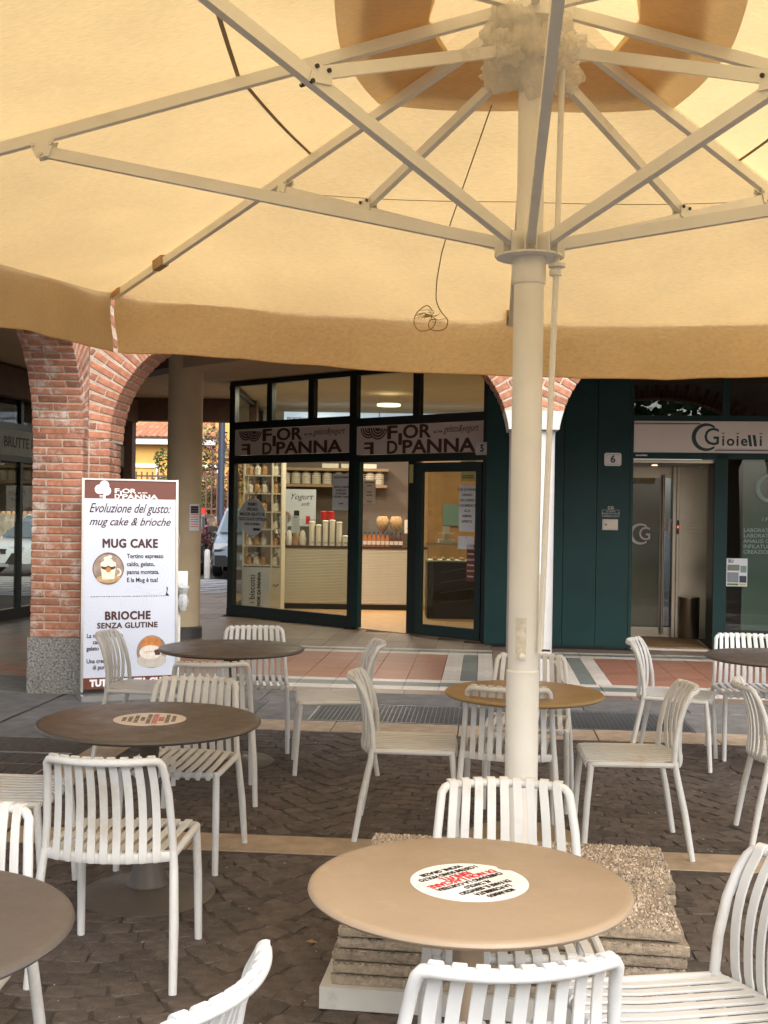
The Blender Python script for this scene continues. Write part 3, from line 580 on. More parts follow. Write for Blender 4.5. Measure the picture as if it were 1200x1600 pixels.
for k in range(4): MB().bar((.2, -.004, .25 + k * .15), (.9, -.004, .33 + k * .17), .002, .006, (0, 1, 0)).build('vein', M['signw'], t, False)
MB().box(0, .95, 0, .01, .87, 1.13).box(.0, .01, .011, .7, .87, 1.13).box(0, .95, .0, .7, 1.131, 1.14).build('glass', M['gclear'], t, False)
MB().box(.02, .93, .02, .68, .86, .88).build('shelf', M['icream'], t, False)
MB().box(0, .95, -.005, -.001, 1.12, 1.145).build('edge_trim', M['alu'], t, False)
for k in range(12):
    o = MB().lathe([(.001, 0), (.035, .004), (.04, .02), (.02, .04), (.001, .045)], 10).build('pastry', M['biscuit' if k % 3 else 'orange'], t); o.location = (.12 + (k % 6) * .14 + rnd.uniform(-.02, .02), .15 + (k // 6) * .25, .881)
def shelfboard(x0, x1, z, y=21.15, label=''):
    t = thing('wall_shelf', label, 'shelf', (x0, y, z)); MB().box(0, x1 - x0, 0, .4, 0, .05).build('board', M['shelfw'], t, False); return t
shelfboard(-1.95, .07, 2.33, label='upper oak wall shelf holding white boxes behind the counter')
shelfboard(-1.95, .05, 2.03, label='lower oak wall shelf holding stacks of paper cups behind the counter')
cupm = MB(); 
for k in range(6): cupm.lathe([(.055, k * .034), (.075, k * .034 + .012), (.08, k * .034 + .03), (.06, k * .034 + .033)], 16)
cupm.lathe([(.058, .205), (.03, .24), (.001, .245)], 16)
cupmesh = cupm.mesh('cup_stack', M['cup'])
for k, x in enumerate([-1.83, -1.64, -1.45, -1.26, -1.06, -.85, -.65, -.46, -.27, -.10]):
    tag(inst('cup_stack', cupmesh, None, (x, 21.3, 2.08), scale=(1.17, 1.17, 1)), 'stack of cream paper cups on the lower oak shelf, %s from the left' % ('first', 'second', 'third', 'fourth', 'fifth', 'sixth', 'seventh', 'eighth', 'ninth', 'tenth')[k], 'cup stack', 'stacks of paper cups on the shelf')
for k, x in enumerate([-1.0, -.65, -.3]):
    tag(MB().cbox(0, 0, .04, .3, .25, .08).build('white_box', M['cup'], None, False, (x, 21.3, 2.382)), 'flat white box on the upper oak shelf, %s one' % ('left', 'middle', 'right')[k], 'box', 'boxes on the upper shelf')
t = thing('framed_picture', 'white framed advertising picture with handwriting on the back wall of the shop', 'picture', (-1.55, 21.1, 1.64))
MB().box(-.30, .30, 0, .03, -.34, .34).build('sheet', M['paper'], t, False); text('Yogurt', .15, M['ink'], t, (.02, -.002, .2), shear=.4); text('soft', .10, M['ink'], t, (.1, -.002, .07), shear=.4)
flat(rect(-.1, .0, -.3, -.05), -.001, M['ink'], t, 'bottle_print'); flat(rect(.12, .2, -.3, -.15), -.001, M['red'], t, 'cup_print'); flat(disc(16, .09, .11, -.24, -.18), -.001, M['photo'], t, 'cone_print')
# tall white display shelf at the window
t = thing('display_shelf', 'tall white shelf unit full of wrapped biscuits in the left shop window', 'shelf unit', (-2.2, 17.95, 0), R(-6))
for x in (0, .45, .60): MB().box(x, x + .02, 0, .3, 0, 2.4).build('upright', M['icream'], t, False)
for z in (.72, 1.02, 1.28, 1.55, 1.84, 2.12, 2.4): MB().box(.02, .60, .01, .29, z, z + .02).build('shelf', M['icream'], t, False)
MB().box(.02, .45, -.005, .28, .02, .70).build('front_panel', M['paper'], t, False); MB().box(.47, .60, .0, .28, .02, .70).build('side_panel', M['icream'], t, False)
text('i biscotti', .13, M['ink'], t, (.17, -.007, .36), rot=(pi / 2, -pi / 2, 0)); text('FIOR DI PANNA', .075, M['ink'], t, (.28, -.007, .36), rot=(pi / 2, -pi / 2, 0), bold=.002); text('FdP', .06, M['ink'], t, (.53, -.002, .42), shear=.3)
bag = MB().lathe([(.045, 0), (.06, .02), (.055, .11), (.02, .15), (.035, .19)], 8).mesh('biscuit_bag', M['biscuit']); bag2 = MB().lathe([(.045, 0), (.06, .02), (.055, .11), (.02, .15), (.035, .19)], 8).mesh('biscuit_bag', M['whip'])
names = {.74: 'lowest', 1.04: 'second lowest', 1.30: 'middle', 1.57: 'fourth', 1.86: 'fifth', 2.14: 'top'}
for z in names:
    for k in range(4):
        px, py = .09 + k * .115 + (.08 if k == 3 else 0), .1; a = R(-6)
        tag(inst('biscuit_bag', bag if (k + int(z * 10)) % 2 else bag2, None, (-2.2 + px * cos(a) - py * sin(a), 17.95 + px * sin(a) + py * cos(a), z), (0, 0, k)), 'bag of biscuits on the %s shelf of the white window unit, %s place' % (names[z], ('first', 'second', 'third', 'fourth')[k]), 'biscuit bag', 'biscuit bags in the window shelf unit')
# counter top goods
tubem = {}
for k, (x, h, n) in enumerate([(-1.16, .38, 'open'), (-1.05, .33, ''), (-.94, .40, ''), (-.83, .41, ''), (-.72, .38, ''), (-.62, .16, ''), (-.53, .15, '')]):
    o = MB().lathe([(.045, 0), (.045, h - .02), (.05, h - .015), (.05, h), (.03, h + .01)], 16).build('cup_tube', M['cup'], None, loc=(x, 18.62, 1.032)); tag(o, 'tall white paper cup tube on the counter, %s from the left' % ('first', 'second', 'third', 'fourth', 'fifth', 'sixth (short)', 'last (short)')[k], 'cup tube', 'cup tubes on the counter')
    text('- 2.50', .035, M['ink'], o, (0, -.047, .05))
bt = MB().lathe([(.03, 0), (.032, .01), (.032, .12), (.012, .17), (.012, .2)], 12).mesh('bottle', M['amber']); bt2 = MB().lathe([(.03, 0), (.032, .01), (.032, .12), (.012, .17), (.012, .2)], 12).mesh('bottle', M['syrup'])
lb = MB().lathe([(.0335, .03), (.0335, .09)], 12).mesh('label', M['label']); cpm = MB().lathe([(.014, .2), (.014, .23)], 10).mesh('cap', M['dark'])
for k in range(9):
    x = -.30 + k * .072
    o = inst('syrup_bottle', bt if k < 6 else bt2, None, (x, 18.58, 1.032)); tag(o, 'small syrup bottle with white label on the counter, %s in the row' % ('first', 'second', 'third', 'fourth', 'fifth', 'sixth', 'seventh', 'eighth', 'ninth')[k], 'bottle', 'syrup bottles on the counter'); inst('label', lb, o); inst('cap', cpm, o)
for k, x in enumerate((-.02, .2)):
    o = thing('glass_jar', ('left' if k == 0 else 'right') + ' tall glass jar of wafers above the syrup bottles', 'jar', (x, 18.8, 1.03), 0, 'wafer jars')
    MB().lathe([(.06, 0), (.03, .03), (.03, .22), (.10, .3), (.12, .42), (.09, .5)], 20).build('glass', M['gclear'], o)
    MB().lathe([(.03, .24), (.09, .31), (.105, .42), (.07, .49)], 12).build('wafers', M['biscuit'], o)
t = notice(0, 0, .17, .22, ['(o)', '', 'GELATO', ''], 'cream card on a stand at the right end of the counter', 'paperw'); t.location = (.40, 18.6, 1.36)
for k, (x, n) in enumerate(((-1.62, 'left'), (-1.42, 'right'))):
    t = notice(0, 0, .19, .28, ['LISTINO', 'a', 'b', 'c', 'd', 'e'][:1] + ['______', '_____', '______', '____', '______'], n + ' price list sheet standing on the counter', 'paper'); t.location = (x, 18.56, 1.37)
for k, x in enumerate((-.98, -.86)):
    tag(MB().lathe([(.05, 0), (.055, .12), (.03, .13)], 16).build('red_tub', M['redpl'], None, loc=(x, 18.8, 1.46)), ('left' if k == 0 else 'right') + ' red plastic tub on the ice cream cabinet', 'tub', 'red tubs')
t = thing('ice_cream_cabinet', 'glass fronted ice cream cabinet on the counter', 'cabinet', (-1.76, 18.75, 1.032)); MB().box(0, 2.2, 0, .01, 0, .42).box(0, 2.2, 0, .4, .42, .43).build('glass', M['gclear'], t, False); MB().box(0, 2.2, .3, .4, 0, .3).build('back', M['gwall'], t, False)
for k in range(5):
    o = MB().lathe([(.05, 0), (.06, .1), (.04, .2), (.02, .24)], 8).build('topping_jar', M['biscuit' if k % 2 else 'whip'], None, loc=(-1.75 + k * .11, 18.65, 1.033)); tag(o, 'small jar of toppings at the left of the counter, %s of five' % ('first', 'second', 'third', 'fourth', 'fifth')[k], 'jar', 'topping jars')
t = thing('scale', 'white kitchen scale on top of the pastry case', 'scale', (.95, 17.45, 1.142)); MB().box(-.12, .12, -.1, .1, 0, .05).build('base', M['cup'], t, False); MB().lathe([(.02, .05), (.02, .12), (.11, .13), (.12, .15)], 16).build('pan', M['alu'], t); MB().box(-.05, .05, .05, .08, .05, .25).build('display', M['cup'], t, False)
t = thing('menu_screen', 'long bluish lit menu screen high on the back wall', 'screen', (-1.84, 20.9, 0))
for k, (a, b_) in enumerate(((0, 1.72), (1.74, 3.0), (3.02, 3.75))):
    s_ = MB().box(a, b_, 0, .05, 3.02 , 3.38).build('panel', M['screen'], t, False)
for k, s in enumerate(['FIORDIPANNA', 'STRACCIATELLA', 'PISTACCHIO', 'IL FIORE DI PANNA', 'CIOCCOLATO', 'NOCCIOLA', 'YOGURT']): text(s, .075, M['navy'], t, (.3 + k * .5, -.003, 3.25 - (k % 2) * .02), bold=.002)
t = thing('pendant_lamp', 'lit ring pendant lamp on thin wires under the shop ceiling', 'lamp', (.05, 18.6, 3.30))
MB().lathe([(.16, 0), (.19, .0), (.19, .035), (.16, .035)], 32).build('ring', M['lampm'], t)
MB().bar((-.15, 0, .03), (-.15, 0, .20), .003, .003).bar((.15, 0, .03), (.15, 0, .20), .003, .003).build('wires', M['dark'], t, False)
def lamp(loc, e, size, col=(1, .88, .70), rot=(0, 0, 0), shape='DISK'):
    l = bpy.data.lights.new('shop_lamp_and_fill', 'AREA'); l.energy = e; l.size = size; l.shape = shape; l.color = col; o = bpy.data.objects.new('shop_lamp_and_fill', l); C.objects.link(o); o.location = loc; o.rotation_euler = rot; return o
lamp((.05, 18.6, 3.27), 30, .4); lamp((-1.2, 19.8, 3.45), 30, .5); lamp((1.6, 18.2, 3.45), 30, .5); lamp((-.9, 17.2, 3.45), 46, .5)  # first sits at the pendant; last is a fill added to brighten the counter

# ------------------------------------------------------------------ green wall and jewellery shop
JA = atan2(13.75 - 13.9, 3.0 - 1.85); JX, JY = 1.85, 13.9
def onj(x, y, z): return (JX + x * cos(JA) - y * sin(JA), JY + x * sin(JA) + y * cos(JA), z)
t = thing('green_panel_wall', 'dark green steel panel wall between the two shop fronts', 'wall', (JX, JY, 0), JA)
for x0, x1 in ((-.62, -.09), (-.085, .309), (.315, .703), (.709, 1.085)): MB().box(x0, x1, 0, .1, .03, 3.51).build('panel', M['green'], t, False)
MB().box(-.6, 1.08, .02, .09, 0, .03).build('skirting', M['frame'], t, False)
plate('6', onj(.885, -.001, 2.27), JA, 'white enamel number plate with figure 6 on the green panel wall')
t = thing('intercom', 'small steel intercom box with engraved plate on the green wall', 'intercom', onj(.865, 0, 1.49), JA)
MB().box(-.092, .092, -.014, 0, -.065, .065).build('surround', M['gsteel'], t, False); MB().box(-.075, .08, -.028, -.0145, -.05, .05).build('flap', M['steel'], t, False); MB().lathe([(.012, 0), (.012, .008)], 12).xf(Matrix.Translation((-.05, -.028, 0)) @ Matrix.Rotation(R(90), 4, 'X')).build('button', M['dark'], t)
t = thing('engraved_plate', 'thin engraved nameplate with small CG emblem above the intercom', 'nameplate', onj(.87, 0, 1.635), JA)
MB().box(-.098, .098, -.003, 0, -.05, .03).build('plate', M['green'], t, False)
for a in (rect(-.098, .098, .028, .031), rect(-.098, .098, -.052, -.049), rect(-.1, -.097, -.052, .031), rect(.097, .1, -.052, .031)): flat(a, -.0031, M['signw'], t, 'border')
for k in range(3): text(('CG GIOIELLI', 'LABORATORIO ORAFO', 'ORARIO 9-12 15-19')[k], .02, M['signw'], t, (0, -.0035, .012 - k * .024))
text('CG', .05, M['signw'], t, (0, -.003, .055), bold=.001)
jf = thing('jewellery_shop', 'dark green jewellery shop front with pale CG Gioielli board and recessed door', 'shop front', (JX, JY, 0), JA)
E_ = 3.2
bars([(1.09, 1.128, 0, 3.51), (2.075, 2.225, 0, 2.345), (2.155, 2.235, 2.80, 3.44), (3.1, 3.2, 0, 3.51)], 'green', 'mullion', jf)
bars([(1.128, E_, 3.44, 3.51), (1.128, E_, 2.735, 2.80), (1.128, E_, 2.285, 2.358), (2.225, E_, 0, .25)], 'green', 'transom', jf)
for (x0, x1, z0, z1, m) in [(1.128, 2.155, 2.80, 3.44, 'gdark'), (2.235, 3.1, 2.80, 3.44, 'gdark'), (2.225, 3.1, .25, 2.285, 'glass')]:
    MB().box(x0 - .003, x1 + .003, .035, .043, z0 - .003, z1 + .003).build('pane', M[m], jf, False)
sb = MB().box(1.13, E_, .004, .03, 2.36, 2.733).build('sign_board', M['signp'], jf, False)
def cg(par, cx, cz, s, m, y, th=1):
    flat(arcband(cx, cz, s * .80, s, R(52), R(308), 30, ox=s * .10), y, m, par, 'emblem_c')
    text('G', s * 1.75, m, par, (cx + s * .42, y, cz - s * .02), bold=s * .012, sx=.92)
cg(sb, 1.965, 2.545, .165, M['signg'], .0035)
for k, (ch, dx) in enumerate(zip('ioielli', (.0, .085, .165, .24, .315, .37, .43))): text(ch, .17, M['signg'], sb, (2.165 + dx, .0035, 2.50), bold=.004 if ch != 'l' else .009, sx=1.0, shear=.0 if ch != 'l' else -.15)
for dx in (.0, .165, .43): flat([(2.165 + dx - .028, 2.60), (2.165 + dx + .028, 2.60), (2.165 + dx, 2.575)], .0035, M['gsteel'], sb, 'diamond')
flat(rect(1.13, 1.90, 2.70, 2.712), .0035, M['signg'], sb, 'rule'); flat(rect(1.13, 1.90, 2.69, 2.693), .0035, M['signg'], sb, 'rule'); flat(rect(2.07, E_, 2.385, 2.397), .0035, M['signg'], sb, 'rule'); flat(rect(2.1, E_, 2.405, 2.408), .0035, M['signg'], sb, 'rule')
text('tecnoinfissi', .03, M['wprint'], jf, (1.22, -.001, 2.325), bold=.001)
# display window content
for k, s in enumerate(['LABORATORIO ORAFO', 'LABORATORIO OROLOGI', 'ANALISI GEMMOLOGICHE', 'INFILATURA COLLANE', 'CREAZIONI SU MISURA']): text(s, .065, M['etch'], jf, (2.42, .031, 1.45 - k * .064), align='LEFT', ext=.0003)
cg(jf, 2.72, 1.95, .17, M['etch'], .032); text('I Preziosi', .07, M['etch'], jf, (2.62, .031, 1.58), align='LEFT', shear=.3)
MB().box(2.42, 3.1, .10, .12, .26, 2.26).build('film_panel', M['frost'], jf, False)
MB().box(2.24, 3.1, .9, .92, .26, 3.4).build('back_panel', M['gwall'], jf, False)
MB().box(1.13, 3.1, .95, 1.0, 2.36, 3.5).build('back_panel', M['beam'], jf, False)
t = thing('flyer', 'small colour flyer with photo tiles stuck inside the jewellery window', 'flyer', onj(2.35, .030, .95), JA)
MB().box(-.12, .12, -.002, 0, -.165, .165).build('sheet', M['paper'], t, False)
for a, m in ((rect(-.11, .03, .02, .09), 'tileg'), (rect(-.11, .02, -.12, .0), 'carg'), (rect(.03, .11, -.12, -.04), 'navy'), (rect(.04, .11, .0, .08), 'frost'), (rect(-.11, .02, -.155, -.13), 'leaf'), (rect(.03, .11, -.155, -.13), 'yel')): flat(a, -.0025, M[m], t, 'photo_tile')
text('EU', .05, M['ink'], t, (-.07, -.003, .13), bold=.002)
# door recess
dr = thing('jewellery_entrance', 'recessed steel entrance with glass door and long vertical handle', 'entrance', onj(1.13, 0, 0), JA)
MB().box(0, .945, .06, 1.75, -.003, .02).build('threshold', M['tilew'], dr, False)
MB().box(0, .945, .09, 1.6, 2.24, 2.28).build('soffit', M['steel'], dr, False)
MB().box(-.04, -.001, .1, 1.7, 0, 2.3).build('side_panel', M['steel'], dr, False)
MB().box(.95, .985, .1, .55, 0, 2.3).build('side_panel', M['frame'], dr, False)
MB().box(.70, 1.05, 1.28, 1.33, .02, 2.24).build('steel_panel', M['steel'], dr, False)
MB().box(.62, .66, 1.30, 1.52, .02, 2.24).box(.665, .695, 1.26, 1.45, .02, 2.24).build('door_frame', M['steel'], dr, False)
MB().box(-.0, .47, 1.50, 1.54, .12, 2.12).build('door_backing', mat('smoked_recess', (.34, .30, .22), .5, .1, 3), dr, False)
MB().box(.0, .48, 1.45, 1.465, .14, 2.10).build('door_glass', M['glass'], dr, False)
MB().box(.0, .62, 1.44, 1.50, 2.10, 2.24).box(0, .62, 1.44, 1.5, .02, .14).box(.47, .53, 1.43, 1.5, .14, 2.1).build('door_rail', M['steel'], dr, False)
MB().box(.53, .62, 1.46, 1.5, .14, 2.1).build('side_light', M['gdark'], dr, False)
MB().tube([(.50, 1.36, .06), (.50, 1.36, 2.14)], .018, 12).bar((.50, 1.36, .3), (.5, 1.45, .3), .02, .02).bar((.50, 1.36, 1.9), (.5, 1.45, 1.9), .02, .02).build('long_handle', M['steel'], dr)
MB().box(.575, .615, 1.44, 1.458, 1.36, 1.56).build('opening_hours', M['signp'], dr, False)
MB().box(.668, .692, 1.25, 1.258, 1.37, 1.55).build('keypad', M['black'], dr, False); MB().box(.674, .684, 1.245, 1.249, 1.45, 1.475).build('led', M['led'], dr, False)
for a in (rect(.76, .97, 1.49, 1.493), rect(.76, .97, 1.40, 1.403), rect(.76, .763, 1.40, 1.493), rect(.967, .97, 1.40, 1.493)): flat(a, 1.279, M['signw'], dr, 'plate_border')
text('CG GIOIELLI', .03, M['signw'], dr, (.865, 1.278, 1.455)); text('suonare', .025, M['signw'], dr, (.865, 1.278, 1.42))
cg(dr, .22, 1.36, .14, M['signp'], 1.449)
lamp(onj(1.45, .75, 2.235), 3.0, .05)
MB().lathe([(.035, 0), (.035, .006)], 16, (.32, .75, 2.232)).build('spot_lamp', M['lampm'], dr)
t = thing('door_mat', 'tan coir door mat filling the jewellery entrance floor', 'door mat', onj(1.14, .12, .021), JA); MB().box(0, .90, 0, 1.15, 0, .012).build('mat', M['mat_'], t, False)
t = thing('steel_waste_bin', 'half round steel waste bin against the entrance wall', 'bin', onj(1.96, 1.20, .034), JA)
MB().lathe([(.125, 0), (.13, .02), (.13, .5), (.135, .51), (.135, .53), (.12, .53), (.12, .5)], 28).build('body', M['steel'], t)

# ------------------------------------------------------------------ shop seen through the left arch
t = thing('left_arcade_shop', 'dark glazed shop front in the left arcade with grey board reading BRUTTE PER BELLE', 'shop front', (-5.26, 15.8, 0), R(80))
for x0, x1 in ((-3.4, -3.3), (-.9, -.8), (.55, .63), (4.2, 4.3)): MB().box(x0, x1, 0, .08, 0, 3.3).build('mullion', M['frame'], t, False)
for z0, z1 in ((0, .16), (2.22, 2.30), (2.66, 2.76), (3.24, 3.34)): MB().box(-3.4, 4.3, -.003, .083, z0, z1).build('transom', M['frame'], t, False)
MB().box(-3.3, 4.25, -.012, -.004, 2.30, 2.66).build('sign_board', M['tileg'], t, False)
text('BRUTTE PER BELLE PERSONE', 1, M['ink'], t, (1.35, -.0135, 2.49), fat=.02, box=(2.6, .15))
MB().box(-3.3, 4.2, .03, .04, .16, 2.22).box(-3.3, 4.2, .03, .04, 2.76, 3.24).build('pane', M['glass'], t, False)
MB().box(-3.3, 4.2, .4, .42, 1.52, 3.24).build('dark_backing', M['gwall'], t, False)  # dark sheet added behind the glass so the upper window stays dark
MB().box(-3.4, 4.3, .0, .3, 3.34, 3.515).build('fascia', M['beam'], t, False)

# ------------------------------------------------------------------ beyond: street, cars, house
st = MB().add([(-14, 20.6, -.004), (-1, 20.6, -.004), (-1, 26.0, -.004), (-14, 26.0, -.004)], [(0, 1, 2, 3)]).build('far_pavement', M['pale'], None, False); tag(st, kind='structure')
g_ = MB()
for k in range(14): g_.bar((-9 + k * .6, 20.7, .0), (-6.5 + k * .6, 25.9, .0), .02, .004)
for k in range(9): g_.box(-9, -1.2, 20.9 + k * .6, 20.92 + k * .6, -.003, .001)
g_.build('joints', M['slab'], st, False, kind='stuff')
def car(loc, rz, paint, label, suv=True):
    t = thing('parked_car', label, 'car', loc, rz); Hh = 1.0 if suv else .82; Hr = 1.62 if suv else 1.44; Wd = .9
    # local: front at y=0 facing -y, length +y 4.2
    prof = [(.02, .28), (0, .55), (.05, Hh * .78), (.35, Hh * .90), (1.05, Hh), (3.9, Hh), (4.15, .8), (4.2, .3)]
    b_ = MB(); V = []; F = []; n = len(prof); xs = [(-Wd, .10), (-Wd * .93, .0), (-Wd * .4, -.03), (Wd * .4, -.03), (Wd * .93, 0), (Wd, .10)]
    for x, off in xs:
        for (y, z) in prof:
            k = 1 if y < 2 else -1; V.append((x, y + off * k * 1.4, z - (.05 if abs(x) >= Wd and z > .7 else 0)))
    for i in range(len(xs) - 1):
        for j in range(n - 1): F.append((i * n + j, i * n + j + 1, (i + 1) * n + j + 1, (i + 1) * n + j))
        F.append((i * n, (i + 1) * n, (i + 1) * n + n - 1, i * n + n - 1))
    F += [tuple(range(n - 1, -1, -1)), tuple((len(xs) - 1) * n + j for j in range(n))]
    b_.add(V, F).build('body', M[paint], t)
    cab = [(1.0, Hh - .02), (1.75, Hr - .06), (2.1, Hr), (3.5, Hr), (4.0, Hh - .02)]
    c = MB(); V = [];
    for (y, z) in cab: k = .98 - .2 * (z - Hh) / (Hr - Hh); V.append((-Wd * k, y, z)); V.append((Wd * k, y, z))
    c.add(V, [(2 * i, 2 * i + 1, 2 * i + 3, 2 * i + 2) for i in range(4)] + [(0, 2, 4, 6, 8), (9, 7, 5, 3, 1)]).build('cabin', M[paint], t, False)
    V = [(-.8, 1.02, Hh + .02), (.8, 1.02, Hh + .02), (.68, 1.72, Hr - .09), (-.68, 1.72, Hr - .09)]; MB().add([(x, y - .03, z + .01) for x, y, z in V], [(0, 1, 2, 3)]).build('windscreen', M['carwin'], t, False)
    for s in (-1, 1):
        MB().prism([(s * (Wd * .985), 1.5), (s * Wd * .985, 3.7), (s * (Wd * .8 + .02), 3.3), (s * (Wd * .8 + .02), 1.9)][::s], 0, .001).xf(Matrix.Identity(4))
        MB().add([(s * .90, 1.35, Hh + .03), (s * .90, 3.75, Hh + .03), (s * .745, 3.35, Hr - .08), (s * .745, 1.95, Hr - .08)], [(0, 1, 2, 3)]).build('side_window', M['carwin'], t, False)
        MB().box(s * .66 - .2, s * .66 + .2, -.012 + .03, .10, Hh * .66, Hh * .80).build('headlight', M['lens'], t, False)
        MB().box(s * .66 - .19, s * .66 + .19, .0, .02, Hh * .60, Hh * .655).build('light_trim', M['black'], t, False)
        MB().cbox(s * 1.0, 1.5, Hh + .1, .2, .1, .13).build('mirror', M['black'], t, False)
        for y in (.82, 3.4):
            wh = MB().lathe([(.02, -.11), (.30, -.11), (.335, -.08), (.335, .08), (.30, .11), (.02, .11)], 24).xf(Matrix.Translation((s * .82, y, .335)) @ Matrix.Rotation(R(90), 4, 'Y')).build('wheel', M['tyre'], t)
            MB().lathe([(.02, -.117), (.22, -.112), (.22, .112), (.02, .117)], 20).xf(Matrix.Translation((s * .82, y, .335)) @ Matrix.Rotation(R(90), 4, 'Y')).build('rim', M['rim'], wh)
            MB().lathe([(.38, -.08), (.38, .085)], 24).xf(Matrix.Translation((s * .83, y, .36)) @ Matrix.Rotation(R(90), 4, 'Y')).build('wheel_arch', M['black'], t)
    MB().box(-.84, .84, -.02, .06, .26, .52).build('lower_bumper', M['black'], t, False)
    MB().box(-.42, .42, -.05, .0, Hh * .60, Hh * .74).build('grille', M['black'], t, False)
    MB().box(-.26, .26, -.06, -.045, .42, .53).build('number_plate', M['wprint'], t, False)
    MB().box(-.5, .5, -.04, -.02, .2, .27).build('skid_plate', M['alu'], t, False)
    return t
M['carwin'] = mat('car_window', (.10, .13, .15), .08, .05, coat=.5)
car((-3.05, 26.6, 0), R(4), 'carg', 'blue grey off-road car parked nose on beyond the passage')
car((-5.3, 27.6, 0), R(0), 'cark', 'black car parked beside the purple bush, mostly hidden by the beige column', False)
car((-8.9, 26.3, 0), R(-28), 'cars', 'silver hatchback seen through the dark glass of the left shop', False)
def shrub(name, loc, sx, sz, m, n, label, cat='shrub', leaf=.05, trunk=None, seed=0, group=None):
    r = random.Random(seed + 11); t = thing(name, label, cat, loc, 0, group); mb = MB(); cl = [(r.gauss(0, .45), r.gauss(0, .45), r.gauss(0, .4), r.uniform(.25, .5)) for _ in range(14)]
    for k in range(n):
        c = r.choice(cl); d = Vector((r.gauss(0, 1), r.gauss(0, 1), r.gauss(0, 1))).normalized() * c[3] * r.uniform(.5, 1)
        p = Vector(((c[0] + d.x) * sx * .5, (c[1] + d.y) * sx * .5, sz * .5 + (c[2] + d.z) * sz * .42)); p.z = max(.02, p.z) + (trunk or 0)
        a = Vector((r.gauss(0, 1), r.gauss(0, 1), r.gauss(0, .6))).normalized() * leaf; b = a.cross(Vector((r.gauss(0, 1), r.gauss(0, 1), r.gauss(0, 1)))).normalized() * leaf * .6
        mb.add([p - a, p + b, p + a, p - b], [(0, 1, 2, 3)])
    mb.build('foliage', M[m], t, False, kind='stuff')
    tr = MB()
    if trunk: tr.tube([(0, 0, 0), (.03, .02, trunk * .6), (0, 0, trunk + sz * .35)], sx * .035, 10, [1.3, 1, .5])
    for k in range(7): a = k * .9; tr.tube([(0, 0, (trunk or 0) * .9), (cos(a) * sx * .15, sin(a) * sx * .15, (trunk or 0) + sz * .35), (cos(a) * sx * .32, sin(a) * sx * .32, (trunk or 0) + sz * .7)], sx * .012, 6, [1.2, .8, .4])
    tr.build('trunk' if trunk else 'stems', M['bark'], t)
    return t
shrub('purple_shrub', (-4.45, 28.6, 0), 1.0, 1.55, 'leafp', 1600, 'reddish purple leaved bush between the parked cars', leaf=.035, seed=1)
t = thing('stone_bollard', 'slim pale stone bollard in front of the purple bush', 'bollard', (-4.02, 26.3, 0)); MB().lathe([(.07, 0), (.065, .62), (.04, .66), (.001, .67)], 14).build('post', M['stone'], t)
t = thing('red_post', 'small bright red post rising behind the dark parked car', 'post', (-4.92, 31, 0)); MB().cbox(0, 0, .8, .22, .2, 1.6).build('shaft', M['redpl'], t, False)
t = thing('street_lamp', 'dark blue street lamp post rising past the yellow house', 'street lamp', (-4.68, 33, 0)); MB().lathe([(.14, 0), (.12, .8), (.10, 1), (.09, 6)], 16).build('pole', mat('navy_post', (.02, .028, .05), .5), t); MB().bar((0, 0, 6), (0, -1.2, 6.2), .1, .06).build('arm', M['dark'], t, False)
t = thing('garden_wall', 'low rubble garden wall behind the parked cars', 'wall', (-12, 34, 0)); MB().box(0, 16, 0, .3, 0, 1.35).build('masonry', M['stonew'], t)
t = thing('garden_fence', 'rust brown railing fence on top of the low garden wall', 'fence', (-12, 34.15, 1.35))
pm = MB().cbox(0, 0, .65, .04, .04, 1.3).mesh('picket', M['fence'], False)
for k in range(100): inst('picket', pm, t, (k * .16, 0, 0))
MB().box(0, 16, -.03, .03, .2, .26).box(0, 16, -.03, .03, 1.15, 1.2).build('rail', M['fence'], t, False)
for k, (x, y, s, z, m, lb_) in enumerate([(-8.9, 36, 2.4, 2.4, 'leafy', 'yellowish leafy shrub behind the railing near the house window'), (-7.0, 36.5, 1.6, 2.9, 'leaf', 'dark green shrub standing behind the railing'), (-5.6, 35.6, 2.2, 2.3, 'leafy', 'sparse yellow green shrub behind the fence beside the lamp post'), (-3.6, 35, 2.6, 3.6, 'leafp', 'tall reddish shrub behind the fence next to the shop corner')]): shrub('garden_shrub', (x, y, .6), s, z, m, 2200, lb_, leaf=.06, seed=k + 3)
shrub('street_tree', (-3.2, 38, 0), 5, 4.5, 'leafy', 6000, 'leafy street tree beyond the lamp post', 'tree', .09, 2.4, 9)
h = thing('yellow_house', 'yellow rendered house with red tiled roof and white eaves across the street', 'house', (-16, 45, 0))
MB().box(0, 9.1, .4, 6, 0, 4.15).build('wall', M['yellow'], h, False); MB().box(9.1, 14, 1.8, 7, 0, 7).build('wall', M['yellow'], h, False); MB().box(-2, 9, 3.2, 6, 4.4, 7.5).build('upper_wall', M['yellow'], h, False)
MB().box(-.2, 9.35, -.05, .35, 4.06, 4.30).build('eave', M['eave'], h, False)
MB().tube([(9.25, .3, 0), (9.25, .3, 4.1)], .05, 8).tube([(-.2, -.08, 4.33), (9.4, -.08, 4.33)], .05, 8).build('downpipe', M['fence'], h)
rf = MB().add([(-.2, -.1, 4.31), (9.35, -.1, 4.31), (9.35, 3.2, 5.15), (-.2, 3.2, 5.15)], [(0, 1, 2, 3)]).build('roof', M['rooft'], h, False)
tm = MB().sweep([(0, 0, 0), (0, .62, .155)], [(.11 * cos(R(a)), .06 * sin(R(a))) for a in (180, 150, 120, 90, 60, 30, 0)] + [(.10 * cos(R(a)), .05 * sin(R(a))) for a in (0, 60, 120, 180)]).mesh('roof_tile', M['rooft'])
